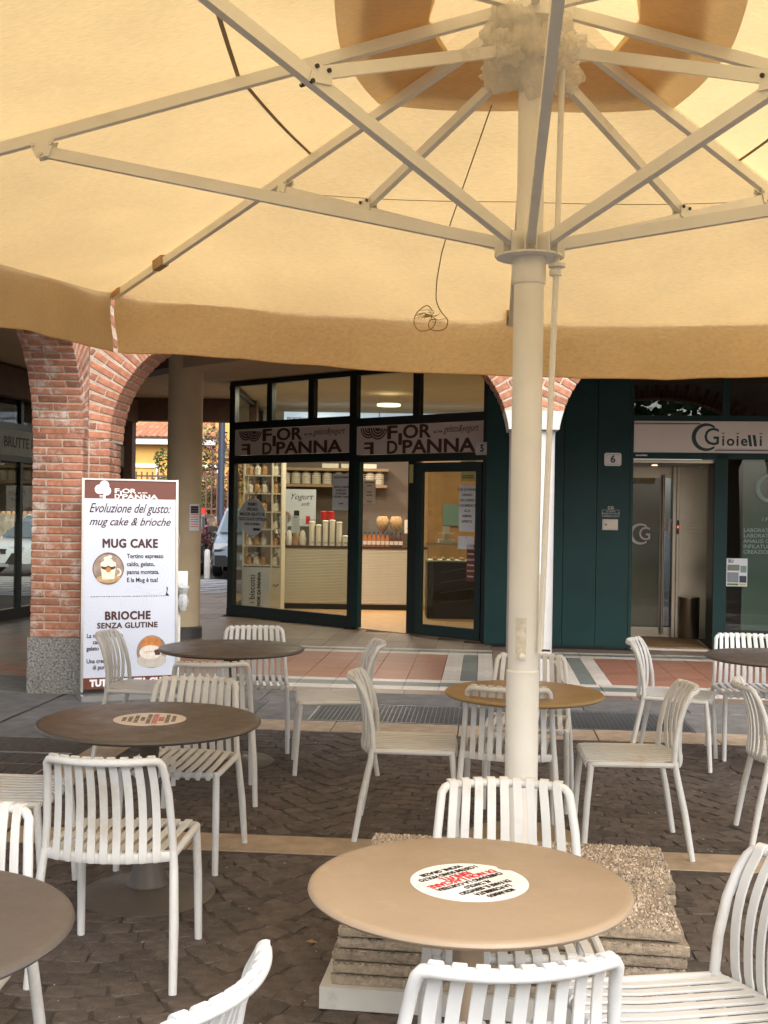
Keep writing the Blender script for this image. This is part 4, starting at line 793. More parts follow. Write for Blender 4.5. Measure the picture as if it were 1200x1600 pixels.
for i in range(24):
    for j in range(5): inst('roof_tile', tm, rf, (4.0 + i * .225, -.14 + j * .55, 4.315 + j * .14 + .012))
for x in (6.0, 1.5, 8.4):
    f_ = MB().box(x, x + .06, .33, .39, .9, 3.15).box(x + 1.0, x + 1.06, .33, .39, .9, 3.15).box(x, x + 1.06, .31, .39, 3.15, 3.30).build('window', M['eave'], h, False); MB().box(x + .06, x + 1.0, .37, .395, .9, 3.15).build('shutter', M['rooft'] if x != 6.0 else M['yellow'], f_, False)

# ------------------------------------------------------------------ trees behind the viewer (mirrored in the panes)
for k, (x, y) in enumerate(((-7, -14), (-1, -17), (5, -13), (11, -16), (16, -8))):
    shrub('plane_tree', (x, y, 0), 7, 6.5, 'leaf', 2500, 'broad green tree across the square, %s along the row' % ('first', 'second', 'third', 'fourth', 'fifth')[k], 'tree', .22, 3.2, 20 + k, 'trees across the square')

# ------------------------------------------------------------------ menu board
t = thing('menu_board', 'tall leaning white poster board advertising mug cake and brioche under a brown header', 'poster board', (-2.50, 9.62, 0), R(22))
BW, BH = .78, 1.76; tilt = R(-3.2); MT = Matrix.Translation((.395, 0, .08)) @ Matrix.Rotation(tilt, 4, 'X')
pan = link(bpy.data.objects.new('panel', MB().box(-BW / 2, BW / 2, 0, .012, 0, BH).mesh('panel', M['poster'], False)), t); pan.matrix_local = MT
P_ = pan
MB().box(-BW / 2 - .018, -BW / 2 + .003, -.012, .02, -.02, BH + .015).build('edge_profile', M['alu'], P_, False); MB().box(BW / 2 - .003, BW / 2 + .018, -.012, .02, -.02, BH + .015).build('edge_profile', M['alu'], P_, False); MB().box(-BW / 2 + .003, BW / 2 - .003, -.010, .018, BH, BH + .013).build('edge_profile', M['alu'], P_, False)
flat(rect(-.387, .387, BH - .155, BH), -.0005, M['brown'], P_, 'header'); flat(rect(-.387, .387, .0, .095), -.0005, M['brown'], P_, 'footer')
yy = -.0016
for q, (dx, dz) in enumerate(((-.262, -.078), (-.222, -.043), (-.206, -.090))):
    flat(disc(24, .040, .040, dx, BH + dz), yy - q * .0016, M['wprint'], P_, 'petal'); [flat(arcband(dx, BH + dz, r, r + .003, 0, 2 * pi, 20), yy - .0008 - q * .0016, M['faint'], P_, 'petal_ring') for r in (.012, .026)]
kk = dict(y=yy, m=M['wprint'], par=P_)
tfit('F', -.262, -.212, BH - .158, BH - .128, mirror=True, **kk); tfit('F', -.135, -.095, BH - .108, BH - .068, **kk); tfit('I', -.090, -.076, BH - .13, BH - .088, **kk); tfit('OR', -.072, .045, BH - .108, BH - .068, **kk)
tfit('D', -.135, -.092, BH - .156, BH - .116, **kk); tfit('PANNA', -.070, .232, BH - .156, BH - .116, **kk); tfit('dal 1954', .06, .14, BH - .108, BH - .095, **kk)
tfit('Evoluzione del gusto:', -.345, .345, BH - .30, BH - .195, yy, M['inkb'], P_, bold=.012, shear=.42); tfit('mug cake & brioche', -.345, .345, BH - .405, BH - .315, yy, M['inkb'], P_, bold=.012, shear=.42)
tfit('MUG CAKE', -.235, .235, BH - .575, BH - .495, yy, M['inkb'], P_, bold=.05, space=1.1)
for i, s in enumerate(['Tortino espresso', 'caldo, gelato,', 'panna montata.', 'E la Mug è tua!']): text(s, .052, M['ink'], P_, (-.03, yy, BH - .645 - i * .068), align='LEFT', bold=.0012, sx=.86)
for (cx, cz, rr, bgm) in ((-.185, BH - .75, .128, 'photo'),):
    flat(disc(36, rr, rr * 1.08, cx, cz), yy, M['photo'], P_, 'cake_photo'); flat(arcband(cx, cz, rr - .003, rr + .003, 0, 2 * pi, 36), yy - .0004, M['choc'], P_, 'photo_rim')
    flat(disc(20, .1, .03, cx, cz - .085), yy - .0008, M['biscuit'], P_, 'saucer'); flat([(cx - .05, cz - .09), (cx + .05, cz - .09), (cx + .065, cz + .03), (cx - .065, cz + .03)], yy - .0012, M['icream'], P_, 'mug_print')
    flat(arcband(cx + .075, cz - .03, .022, .035, R(-90), R(90), 12), yy - .0012, M['icream'], P_, 'mug_handle'); flat(disc(16, .062, .024, cx, cz + .012), yy - .0018, M['choc'], P_, 'cake_print'); flat(disc(14, .022, .022, cx, cz - .01), yy - .0022, M['orange'], P_, 'cake_print')
    for k, (a, b_, r) in enumerate([(-.03, .04, .035), (.03, .04, .035), (0, .06, .04), (-.015, .085, .025), (.012, .10, .02)]): flat(disc(14, r, r * .7, cx + a, cz + b_), yy - .0026 - k * .0004, M['whip'], P_, 'cream_print')
for k in range(30): flat(rect(-.33 + k * .021, -.33 + k * .021 + .014, BH - .985 - rnd.uniform(0, .004), BH - .983), yy, M['inkb'], P_, 'dotted_rule')
flat([(.30, BH - .985), (.335, BH - .985), (.315, BH - .96), (.322, BH - .92), (.31, BH - .90), (.312, BH - .94)], yy, M['ink'], P_, 'sketch')
tfit('BRIOCHE', -.21, .175, BH - 1.185, BH - 1.11, yy, M['inkb'], P_, bold=.05, space=1.1); tfit('SENZA GLUTINE', -.275, .235, BH - 1.255, BH - 1.205, yy, M['inkb'], P_, bold=.045, space=1.1)
for i, s in enumerate(['La nostra brioche', 'calda con', 'gelato e', '', 'Una crema', 'di puro gusto']): text(s, .050, M['ink'], P_, (-.36 if i % 4 != 1 else -.31, yy, BH - 1.315 - i * .053), align='LEFT', bold=.0012, sx=.84)
cx, cz = .185, BH - 1.46
flat(disc(36, .128, .14, cx, cz), yy, M['photo'], P_, 'brioche_photo'); flat(disc(30, .125, .06, cx, cz - .075), yy - .0005, M['tilew'], P_, 'plate_print'); flat(disc(24, .09, .075, cx - .005, cz + .055), yy - .0008, M['orange'], P_, 'brioche_print'); flat(disc(24, .095, .06, cx - .01, cz - .005), yy - .0012, M['whip'], P_, 'cream_print'); flat([(cx + .02, cz + .01), (cx + .08, cz + .03), (cx + .07, cz - .03), (cx + .03, cz - .03)], yy - .0018, M['choc'], P_, 'chocolate_print')
for k in range(5): flat(arcband(cx - .05 + k * .02, cz - .01, .012, .016, R(20), R(200), 8), yy - .0016, M['biscuit'], P_, 'cream_swirl')
text('TUTTO SENZA GLUTINE', .075, M['wprint'], P_, (-.33, yy, .048), align='LEFT', bold=.005, sx=.95)
for (a, b_, r) in ((.2, .95, .16), (-.28, 1.2, .1), (.05, .72, .13), (-.1, .25, .15), (.3, 1.25, .12), (-.3, .6, .12)):
    for q in range(4): flat(arcband(a, b_, r - q * .035, r - q * .035 + .0025, 0, 2 * pi, 30), -.0004, M['faint'], P_, 'petal_ring')
MB().box(-.02, .82, -.14, .2, 0, .045).build('foot', M['alu'], t, False)
MB().bar((.82, .12, .04), (.83, .17, 1.03), .05, .03).build('back_leg', M['eave'], t, False); MB().box(.78, .90, .10, .14, .93, 1.06).build('bracket', M['eave'], t, False)
fo = MB().lathe([(.03, -.22), (.055, -.14), (.035, -.08), (.06, -.02), (.02, .02)], 7).build('crumpled_film', M['tapew'], t); fo.location = (.86, .10, .94)

# ------------------------------------------------------------------ chairs
def arcpts(P, r, n=5):   # round the inner corners of a polyline
    P = [Vector(p) for p in P]; out = [P[0]]
    for i in range(1, len(P) - 1):
        a = (P[i - 1] - P[i]); b = (P[i + 1] - P[i]); rr = min(r, a.length * .49, b.length * .49); p0 = P[i] + a.normalized() * rr; p1 = P[i] + b.normalized() * rr
        for k in range(n + 1): t_ = k / n; out.append(p0 * (1 - t_) ** 2 + P[i] * 2 * t_ * (1 - t_) + p1 * t_ ** 2)
    return out + [P[-1]]
TR_ = .0135; ZR = .775
def bow(x, k=.060): return -k * (1 - (x / .2) ** 2)
def backy(z):   # side profile of the back (y at height z), at the posts
    if z < .45: return -.19
    s = (z - .45) / (ZR - .45); return -.185 - .012 * s - .068 * s ** 2.6
rail = [(x, backy(ZR) + bow(x) , ZR) for x in [-.172 + k * .344 / 12 for k in range(13)]]
postR = [(.222, backy(.45) , .44), (.214, backy(.55), .55), (.208, backy(.65), .65), (.200, backy(.72), .72)]
fr = [(-x, y, z) for x, y, z in postR] + [(-.195, backy(.76) - .002, .757), (-.185, backy(ZR) - .003, ZR - .004)] + rail + [(.185, backy(ZR) - .003, ZR - .004), (.195, backy(.76) - .002, .757)] + postR[::-1]
me_back = MB().tube(fr, TR_, 12).mesh('back_frame', M['white'])
# seat frame: side tubes + front and rear rails
sf = MB()
for s in (-1, 1): sf.tube(arcpts([(s * .222, -.19, .44), (s * .222, .19, .436), (s * .205, .205, .434)], .03), TR_, 10)
sf.tube([(x, .205 + .006 * (1 - (x / .2) ** 2), .432) for x in (-.205, -.1, 0, .1, .205)], TR_ * .95, 10)
sf.sweep([(x, -.188 + bow(x, .048) - .003, .436) for x in [-.215 + k * .043 for k in range(11)]], [(.010, -.017), (.014, -.008), (.014, .008), (.010, .017), (-.010, .017), (-.014, .008), (-.014, -.008), (-.010, -.017)])
me_seat = sf.mesh('seat_frame', M['white'])
me_fl = {s: MB().tube([(s * .224, .232, .0), (s * .221, .218, .25), (s * .215, .200, .436)], .0165, 12, [.86, .95, .92]).mesh('leg', M['white']) for s in (-1, 1)}
me_rl = {s: MB().tube([(s * .246, -.272, .0), (s * .238, -.235, .22), (s * .226, -.197, .40), (s * .222, -.19, .45)], .0165, 12, [.86, .98, .92, .84]).mesh('leg', M['white']) for s in (-1, 1)}
SW = .0135
sec = [(-SW, -.0022), (-SW * .9, -.0034), (SW * .9, -.0034), (SW, -.0022), (SW, .0022), (SW * .9, .0034), (-SW * .9, .0034), (-SW, .0022)]
XS = [-.165 + k * .33 / 8 for k in range(9)]
def slat_back(x):
    b_ = bow(x) ; P = []; yr = backy(ZR) + b_
    # hook over the rail, then down the front side, to the rear seat rail where it laps the back
    sl = 2 * .058 * x / .04; q_ = sqrt(1 + sl * sl); sl_ = (1 / q_, sl / q_, 0)
    for a in (118, 95, 70, 45, 22, 0): P.append((x - sl_[1] * (TR_ + .003) * cos(R(a)), yr + sl_[0] * (TR_ + .003) * cos(R(a)), ZR + (TR_ + .003) * sin(R(a))))
    for k in range(1, 10):
        z = ZR - .01 - k * (ZR - .47) / 9.5; f = k / 9.5; P.append((x * (1 + .04 * f) - sl_[1] * (TR_ + .003) * (1 - f) ** 3, backy(z) + b_ * (1 - f) + bow(x, .048) * f + (TR_ + .002) * (1 - f) - .020 * f ** 1.5, z))
    xe = x * 1.04; ye = -.188 + bow(x, .048)
    P += [(xe, ye - .0205, .455), (xe, ye - .0205, .440), (xe, ye - .0195, .428), (xe, ye - .0185, .4225), (xe, ye - .018, .4205)]
    return MB().sweep(P, sec, side0=sl_, scl=[1] * (len(P) - 3) + [.96, .8, .45]).mesh('slat', M['white'], True, 24)
def slat_seat(x):
    x0, x1 = x * 1.04, x * 1.12; ye = -.188 + bow(x, .048); yf = .205 + .006 * (1 - (x / .2) ** 2)
    P = [(x0, ye - .002, .453), (x0 + (x1 - x0) * .3, -.10, .449), (x0 + (x1 - x0) * .6, .05, .445), (x1, .15, .448), (x1, yf - .006, .4485)]
    for a in (75, 50, 25, 0, -20): P.append((x1, yf + (TR_ + .004) * cos(R(a)), .432 + (TR_ + .004) * sin(R(a))))
    P.append((x1, yf + TR_ + .001, .414))
    return MB().sweep(P, sec, side0=(1, 0, 0), scl=[1] * (len(P) - 1) + [.6]).mesh('slat', M['white'], True, 24)
sb_ = [slat_back(x) for x in XS]; ss_ = [slat_seat(x) for x in XS]
proto = thing('slatted_chair', 'x', 'chair')
for s in (-1, 1): inst('leg', me_fl[s], proto); inst('leg', me_rl[s], proto)
inst('back_frame', me_back, proto); inst('seat_frame', me_seat, proto)
for m_ in sb_ + ss_: inst('slat', m_, proto)
first = True
CH_ = [  # x, y, rotation, label
 (-.908, 4.107, -3.0, 'white chair seen from behind at the near side of the dark brown stickered table'),
 (-.92, 5.323, 174.4, 'cream chair facing the viewer, far side of the dark brown stickered table'),
 (-.95, 6.486, 6.8, 'chair with its back to the viewer at the farther brown table'),
 (-1.536, 7.544, -95.5, 'slatted chair standing right in front of the menu board, facing right'),
 (-.864, 7.815, 186.7, 'white slatted chair behind the farther brown table, facing the viewer'),
 (-.309, 7.243, 95.6, 'slatted chair right of the farther brown table, facing left, its back to the other chair'),
 (.161, 5.856, -92.6, 'slatted chair facing right towards the ochre table, back to back with a farther chair'),
 (.646, 5.78, -7.8, 'slatted chair seen from behind at the ochre table, half hidden by the parasol pole'),
 (.827, 6.471, 170.1, 'slatted chair behind the ochre table, facing the viewer, beside the white column'),
 (1.212, 5.65, 86.4, 'slatted chair right of the ochre table, facing left'),
 (1.94, 7.544, -110.3, 'white chair facing right, left of the dark grey table at the right edge'),
 (2.514, 7.807, 174.6, 'white slatted chair behind the dark grey table, facing the viewer'),
 (2.10, 5.75, -98.9, 'slatted chair cut by the right picture edge, facing right at the dark grey table'),
 (.382, 3.271, 179.1, 'white slatted chair on the far side of the large tan table, facing the viewer'),
 (.225, 2.42, 9.2, 'white slatted chair nearest the viewer, seen from behind at the tan table'),
 (.71, 2.70, 98.0, 'white slatted chair at the bottom right, facing left with its ribbed seat showing'),
 (-.535, 2.13, 71, 'white chair at the bottom left of centre, only its curved back in view'),
 (-1.155, 2.90, 180, 'white slatted chair at the left edge behind the nearest taupe table, facing the viewer'),
 (-1.548, 4.766, -91.3, 'slatted chair at the left edge, facing right towards the brown stickered table'),
]
for (x, y, a, lb_) in CH_:
    if first: o = proto; first = False
    else:
        o = proto.copy(); C.objects.link(o)
        for ch in list(proto.children): c = ch.copy(); C.objects.link(c); c.parent = o
    o.location = (x, y, 0); o.rotation_euler = (0, 0, R(a)); o['label'] = lb_; o['category'] = 'chair'; o['group'] = 'white slatted cafe chairs'

# ------------------------------------------------------------------ tables
def table(x, y, D, m, label, base=.565, h=.73, sticker=0, srot=0, sm='wprint'):
    t = thing('round_table', label, 'table', (x, y, 0), 0, 'round cafe tables'); r = D / 2; th = .026
    prof = [(.05, h - th), (r - .03, h - th), (r - .012, h - th + .003), (r - .003, h - th + .009), (r, h - .012), (r - .002, h - .006), (r - .008, h - .0015), (r - .02, h), (.001, h)]
    MB().lathe(prof, 96).build('tabletop', M[m], t)
    MB().lathe([(.09, h - th - .002), (.085, h - th - .01), (.042, h - .10), (.038, h - .16), (.038, .22), (.05, .16), (.075, .06), (.085, .045)][::-1], 40).build('pedestal', M[m], t)
    MB().lathe([(base / 2, 0), (base / 2, .006), (base / 2 - .01, .012), (.12, .034), (.086, .044)], 64).build('base_plate', M[m], t)
    if sticker:
        n = 60; o = MB().prism([((sticker - (.012 if k in (31, 32) else 0)) * cos(2 * pi * k / n), (sticker - (.012 if k in (31, 32) else 0)) * sin(2 * pi * k / n)) for k in range(n)], h + .0006, h + .0014).build('round_sticker', M[sm], t, False)
        o.rotation_euler = (0, 0, R(srot)); L_ = [('NON AVENDO', .085), ('LA POSSIBILITA', .115), ('DI FARE IL SERVIZIO', .165), ('AL TAVOLO', .085), ('CHIEDIAMO LA CORTESIA', .215), ('DI NON LASCIARE', .215), ('RIFIUTI.', .095), ('I CESTINI SONO MOLTO', .19), ('VICINI. GRAZIE', .135)]
        for i, (s, ww) in enumerate(L_): text(s, 1, M[('red' if i in (5, 6) else 'ink') if sm == 'wprint' else ('fred' if i in (5, 6) else 'fink')], o, (0, .105 - i * .0255, h + .0022), rot=(0, 0, 0), fat=.03, name='sticker_text', ext=.0002, box=(ww, .023 if i in (5, 6) else .0175))
    return t
table(.219, 2.765, .775, 'tan', 'large tan round table in the foreground with a round white printed sticker', sticker=.142, srot=220)
table(-.965, 4.815, .925, 'taupe', 'dark brown round table with a faded paper sticker in the middle', sticker=.15, srot=97, sm='signp')
table(-.959, 7.358, .925, 'taupe', 'dark brown round table farther back, in front of the beige column')
table(.711, 5.731, .79, 'tan_shaded', 'ochre round table behind the parasol pole')
table(-1.07, 2.42, .84, 'taupe', 'taupe round table cut by the left edge at the bottom', base=.5)
table(2.53, 7.339, .925, 'taupe', 'dark grey round table at the right edge in front of the jewellery shop')

# ------------------------------------------------------------------ parasol
UP = dict(phi=1.487, rc=.096, zc=2.585, rh=.127, zh=3.438, ze=2.851, Rd=3.789, td=.437, ra=.1, za=3.257, sa=.566, px=.509, Ra=2.726, ta=.652, de=-.075, ze2=2.729, tx=-.025, ty=.015)
PX, PY = UP['px'], 4.15
def up(k, r, z):
    a = UP['phi'] + pi / 4 * k
    if k % 2: a += UP['de'] * (1 if k % 8 in (1, 5) else -1)
    if k % 8 in (2, 6): a -= .02
    return Vector((PX + r * cos(a), PY + r * sin(a), z + UP['tx'] * r * cos(a) + UP['ty'] * r * sin(a)))
def ribe(k): return (up(k, UP['Rd'], UP['ze']) if k % 2 else up(k, UP['Ra'], UP['ze2']))
def ribpt(k, t): return up(k, UP['rh'], UP['zh']).lerp(ribe(k), t)
um = thing('parasol', 'huge square beige canvas parasol on a cream steel pole covering the terrace', 'parasol', (PX, PY, 0))
I_ = Matrix.Translation((-PX, -PY, 0))
def ub(mb, name, m, par=None, smooth=True, **k): return mb.xf(I_).build(name, M[m], par or um, smooth, **k)
# canopy cloth
rt0 = {k: ((.36 / UP['Rd']) if k % 2 else (.26 / UP['Ra'])) for k in range(8)}
can = MB(); NR, NA = 22, 12
for k in range(8):
    V = []; F = []
    for i in range(NR + 1):
        for j in range(NA + 1):
            f = j / NA; ta = rt0[k] + (1 - rt0[k]) * i / NR; tb = rt0[(k + 1) % 8] + (1 - rt0[(k + 1) % 8]) * i / NR
            p = ribpt(k, ta).lerp(ribpt(k + 1, tb), f); s = i / NR
            sag = -.035 * sin(pi * f) * s - .0 ; edge = (.10 * s ** 10)
            cr = .010 * s ** 5 * sin(26 * min(f, 1 - f) + 2) * math.exp(-9 * min(f, 1 - f)); p.z += .024 + sag - edge * .3 + (.012 * mn.noise(p * 1.7) + .006 * mn.noise(p * 4.1)) * sin(pi * f) + cr
            V.append(p)
    for i in range(NR):
        for j in range(NA): a = i * (NA + 1) + j; F.append((a, a + 1, a + NA + 2, a + NA + 1))
    can.add(V, F)
ub(can, 'canopy', 'canopy')
# valance: one strip per side between corners, open at the corners
for side in ((1, 0, -1), (3, 2, 1), (5, 4, 3), (7, 6, 5)):
    pts = [ribe(k % 8) + Vector((0, 0, .0)) for k in side]; mb = MB(); V = []; F = []; n = 48; rows = 9
    cen = Vector((PX, PY, 0))
    for i in range(n + 1):
        f = i / n * 2; a, b = (pts[0], pts[1]) if f <= 1 else (pts[1], pts[2]); g = f if f <= 1 else f - 1; p = a.lerp(b, g); p.z += .024 - .035 * sin(pi * g) - .03
        inset = .018; e = (pts[2] - pts[0]).normalized(); p += e * (inset if i == 0 else -inset if i == n else 0)
        out = Vector((p.x - cen.x, p.y - cen.y, 0)).normalized(); mid = sin(pi * i / n)
        ce = max(0, 1 - min(i, n - i) / 9); Hh = .325 + .03 * mid + .07 * ce ** 1.5 + .01 * mn.noise(Vector((i * .35, side[1], 0)))
        for j in range(rows + 1):
            s = j / rows; wv = (.045 * mn.noise(Vector((i * .30, side[1] * 3.1, s * .8))) + .018 * mn.noise(Vector((i * 1.1 + s * 3, side[1], s * 1.5)))) * s + .02 * sin(s * pi) * mid + .025 * ce * sin(s * 5 + min(i, n - i) * .5)
            q = p + out * (.03 * sin(min(1, s * 2.5) * pi / 2) + wv - .03 * s); q.z = p.z + .03 - Hh * s - .0
            V.append(q)
    for i in range(n):
        for j in range(rows): a = i * (rows + 1) + j; F.append((a, a + rows + 1, a + rows + 2, a + 1))
    mb.add(V, F); hem = [V[i * (rows + 1) + rows] for i in range(n + 1)]
    vo = ub(mb, 'valance', 'valance'); ub(MB().tube(hem, .004, 6), 'hem', 'valance', vo)
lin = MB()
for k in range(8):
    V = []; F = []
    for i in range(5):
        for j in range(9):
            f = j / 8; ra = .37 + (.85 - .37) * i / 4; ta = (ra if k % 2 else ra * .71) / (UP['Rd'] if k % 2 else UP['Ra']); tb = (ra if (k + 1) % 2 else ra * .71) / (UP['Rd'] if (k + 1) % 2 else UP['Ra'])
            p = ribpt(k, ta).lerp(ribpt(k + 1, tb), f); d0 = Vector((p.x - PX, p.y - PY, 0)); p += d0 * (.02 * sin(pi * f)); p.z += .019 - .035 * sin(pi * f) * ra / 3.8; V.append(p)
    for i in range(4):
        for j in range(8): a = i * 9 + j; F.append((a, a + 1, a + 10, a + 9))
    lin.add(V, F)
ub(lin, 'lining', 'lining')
# vent cap
cap = MB(); V = []; F = []
for k in range(8):
    rr = (.72 if k % 2 else .52)
    for i in range(6): t_ = i / 5; p = ribpt(k, 0).lerp(ribpt(k, rr / (UP['Rd'] if k % 2 else UP['Ra'])), t_); p = Vector((PX, PY, 3.52)).lerp(p, .15 + .85 * t_); p.z += .075 - .02 * t_; V.append(p)
for k in range(8):
    for i in range(5): a = k * 6 + i; b = ((k + 1) % 8) * 6 + i; F.append((a, b, b + 1, a + 1))
F.append(tuple(k * 6 for k in range(8)))
cap.add(V, F); ub(cap, 'vent_cap', 'canopy', smooth=False)
for k in range(8):
    a, b = up(k, UP['rh'], UP['zh'] - .02), ribe(k) - Vector((0, 0, .02)); r_o = ub(MB().bar(a, b, .028, .042), 'rib', 'cream', smooth=False)
    h_ = ribpt(k, UP['td'] if k % 2 else UP['ta']); c0 = up(k, UP['rc'], UP['zc']); he = h_ - Vector((0, 0, .075))
    s_o = ub(MB().bar(c0, he, .030, .042), 'strut', 'cream', smooth=False)
    d_ = (h_ - c0); d_.z = 0; d_.normalize(); sd_ = Vector((-d_.y, d_.x, 0))
    for s in (-1, 1):
        q = [h_ - d_ * .05 - Vector((0, 0, .035)), h_ + d_ * .05 - Vector((0, 0, .045)), he + d_ * .02 - Vector((0, 0, .03)), he - d_ * .03 - Vector((0, 0, .02))]; o1 = sd_ * s * .017; o2 = sd_ * s * .021
        ub(MB().add([p + o1 for p in q] + [p + o2 for p in q], [(0, 1, 2, 3), (7, 6, 5, 4), (0, 4, 5, 1), (1, 5, 6, 2), (2, 6, 7, 3), (3, 7, 4, 0)]), 'hinge_plate', 'cream', r_o, False)
        for p in (q[0].lerp(q[2], .2), q[1].lerp(q[3], .2), q[2].lerp(q[0], .25)): ub(MB().tube([p + sd_ * s * .020, p + sd_ * s * .027], .007, 8), 'bolt', 'alu', r_o)
    if k % 2:
        a2 = up(k, UP['ra'], UP['za']); e2 = c0.lerp(he, UP['sa']); ub(MB().bar(a2, e2 + Vector((0, 0, .03)), .026, .038), 'brace', 'cream', smooth=False)
        for s in (-1, 1):
            o1 = sd_ * s * .018; o2 = sd_ * s * .022; q = [e2 - d_ * .04 + Vector((0, 0, .0)), e2 + d_ * .05 - Vector((0, 0, .01)), e2 + d_ * .03 + Vector((0, 0, .05)), e2 - d_ * .03 + Vector((0, 0, .05))]
            ub(MB().add([p + o1 for p in q] + [p + o2 for p in q], [(0, 1, 2, 3), (7, 6, 5, 4), (0, 4, 5, 1), (1, 5, 6, 2), (2, 6, 7, 3), (3, 7, 4, 0)]), 'hinge_plate', 'cream', s_o, False)
            for p in q[1:]: ub(MB().tube([p * .8 + e2 * .2 + sd_ * s * .0165, p * .8 + e2 * .2 + sd_ * s * .029], .007, 8), 'bolt', 'dark', s_o)
MB().lathe([(.059, .30), (.059, 1.05), (.054, 1.055), (.054, 2.50)], 40).build('lower_pole', M['cream'], um)
V = []; F = []
for j in range(9):
    a = R(-128 + j * 5.2); V += [(.0548 * cos(a), .0548 * sin(a), 1.09 + .012 * mn.noise(Vector((j, 0, 0)))), (.0548 * cos(a), .0548 * sin(a), 1.245 + .01 * mn.noise(Vector((j, 5, 0))))]
MB().add(V, [(2 * j, 2 * j + 2, 2 * j + 3, 2 * j + 1) for j in range(8)]).build('sticker_residue', M['residue'], um)
MB().lathe([(.048, 2.51), (.048, 3.40)], 40).build('upper_pole', M['cream'], um)
MB().lathe([(.058, 2.44), (.06, 2.445), (.06, 2.53), (.058, 2.535)], 40).build('collar', M['cream'], um)
MB().lathe([(.12, 2.535), (.12, 2.542), (.062, 2.543)], 40).build('flange', M['cream'], um)
for k in range(8):
    for s in (-1, 1):
        c0 = up(k, .095, 2.575); d_ = Vector((c0.x - PX, c0.y - PY, 0)).normalized(); sd_ = Vector((-d_.y, d_.x, 0)) * s * .02
        ub(MB().bar(c0 - d_ * .03 + sd_, c0 + d_ * .03 + sd_, .004, .07), 'lug', 'cream', smooth=False)
# hub wrapped in plastic film
MB().lathe([(.06, 3.22), (.10, 3.24), (.10, 3.34), (.14, 3.36), (.15, 3.47), (.06, 3.50)], 32).build('hub', M['cream'], um)
def crumple(name, c, r, sz, sc, amp, m, par, seed=0):
    bm = bmesh.new(); bmesh.ops.create_icosphere(bm, subdivisions=5, radius=1)
    for v in bm.verts:
        n = v.co.normalized(); q = Vector((n.x * sc * 1.8, n.y * sc * 1.8, n.z * sc * .7)) + Vector((seed, 0, 0)); q = n * sc * .55 + Vector((seed, 0, 0)); q2 = Vector((n.x * 6, n.y * 6, n.z * 2.2 + seed)); d = 1 + .55 * amp * mn.noise(q) + .30 * amp * mn.noise(q2) + .10 * amp * mn.noise(q2 * 3)
        v.co = Vector((n.x * r * d, n.y * r * d, n.z * sz * d))
    me = bpy.data.meshes.new(name); bm.to_mesh(me); bm.free(); me.materials.append(M[m]); me.shade_smooth(); return inst(name, me, par, c)
crumple('plastic_wrap', (0, 0, 3.32), .145, .175, 3.2, .9, 'wrap', um)
for k in (1, 7, 3, 5):
    p = up(k, .17, 3.235); crumple('plastic_wrap', (p.x - PX, p.y - PY, p.z), .065, .055, 3.5, .9, 'wrap', um, k)
# pull cord tube, seams, loose cord
MB().tube([(.105, -.02, 3.25), (.095, -.02, 2.5), (.055, -.045, 1.12)], .011, 10).build('crank_rod', M['cream'], um)
MB().tube([(.07, 0, 2.60), (.10, 0, 2.62)], .018, 10).lathe([(.03, 0), (.03, .012)], 16, (.097, -.02, 2.50)).lathe([(.022, 0), (.022, .02)], 16, (.092, -.02, 2.47)).build('pulley', M['cream'], um)
MB().tube([(.05, -.05, 1.13), (.09, -.055, 1.13)], .004, 6).build('clamp_pin', M['dark'], um)
MB().lathe([(.012, 0), (.012, .012), (.004, .016)], 12).xf(Matrix.Translation((-.012, -.058, 1.11)) @ Matrix.Rotation(R(90), 4, 'X')).build('screw', M['cream'], um)
def seam(ks, f, name, m, rad=.004, dz=0):
    for k in ks:
        P = []
        for j in range(13): q = j / 12; p = ribpt(k, f / (UP['Rd'] * .707 if k % 2 else UP['Ra'])).lerp(ribpt(k + 1, f / (UP['Rd'] * .707 if (k + 1) % 2 else UP['Ra'])), q); p.z += .012 - .035 * sin(pi * q) * f / UP['Ra'] + dz; P.append(p)
        ub(MB().sweep(P, [(-rad, -.001), (rad, -.001), (rad, .001), (-rad, .001)]), name, m, smooth=False)
seam((1, 2), 1.0, 'seam_tape', 'tape', .008); seam((5, 6), 1.0, 'seam_tape', 'tape', .008); seam((0, 7), 1.35, 'seam_cord', 'cord', .003)
def pxw(x, y, Z): dx = (x - 600); dy = (y - 797); c_, s_ = cos(R(.9)), sin(R(.9)); a = c_ * dx + s_ * dy; b = -s_ * dx + c_ * dy; return Vector((a / 1800 * Z, Z, 1.62 - b / 1800 * Z))
lc = [pxw(x, y, Z) for x, y, Z in [(768, 165, 4.72), (740, 245, 5.1), (705, 345, 5.5), (690, 395, 5.8), (682, 440, 6.05), (681, 470, 6.2), (688, 487, 6.25), (701, 500, 6.3), (697, 514, 6.32), (680, 518, 6.32), (668, 512, 6.32), (672, 498, 6.32), (682, 500, 6.32), (676, 514, 6.32), (655, 519, 6.32), (645, 505, 6.32), (650, 488, 6.3), (668, 475, 6.3), (676, 486, 6.3)]]
ub(MB().tube(arcpts(lc, .04, 3), .003, 6), 'loose_cord', 'cord')
fz = MB()
for k in range(26):
    a = rnd.uniform(0, 2 * pi); c_ = pxw(674, 494, 6.31); l = rnd.uniform(.03, .11); fz.tube([c_, c_ + Vector((cos(a) * l * .6, 0, sin(a) * l * .35)), c_ + Vector((cos(a + .5) * l, 0, sin(a + .5) * l * .4))], .0014, 4)
ub(fz, 'frayed_end', 'cord')
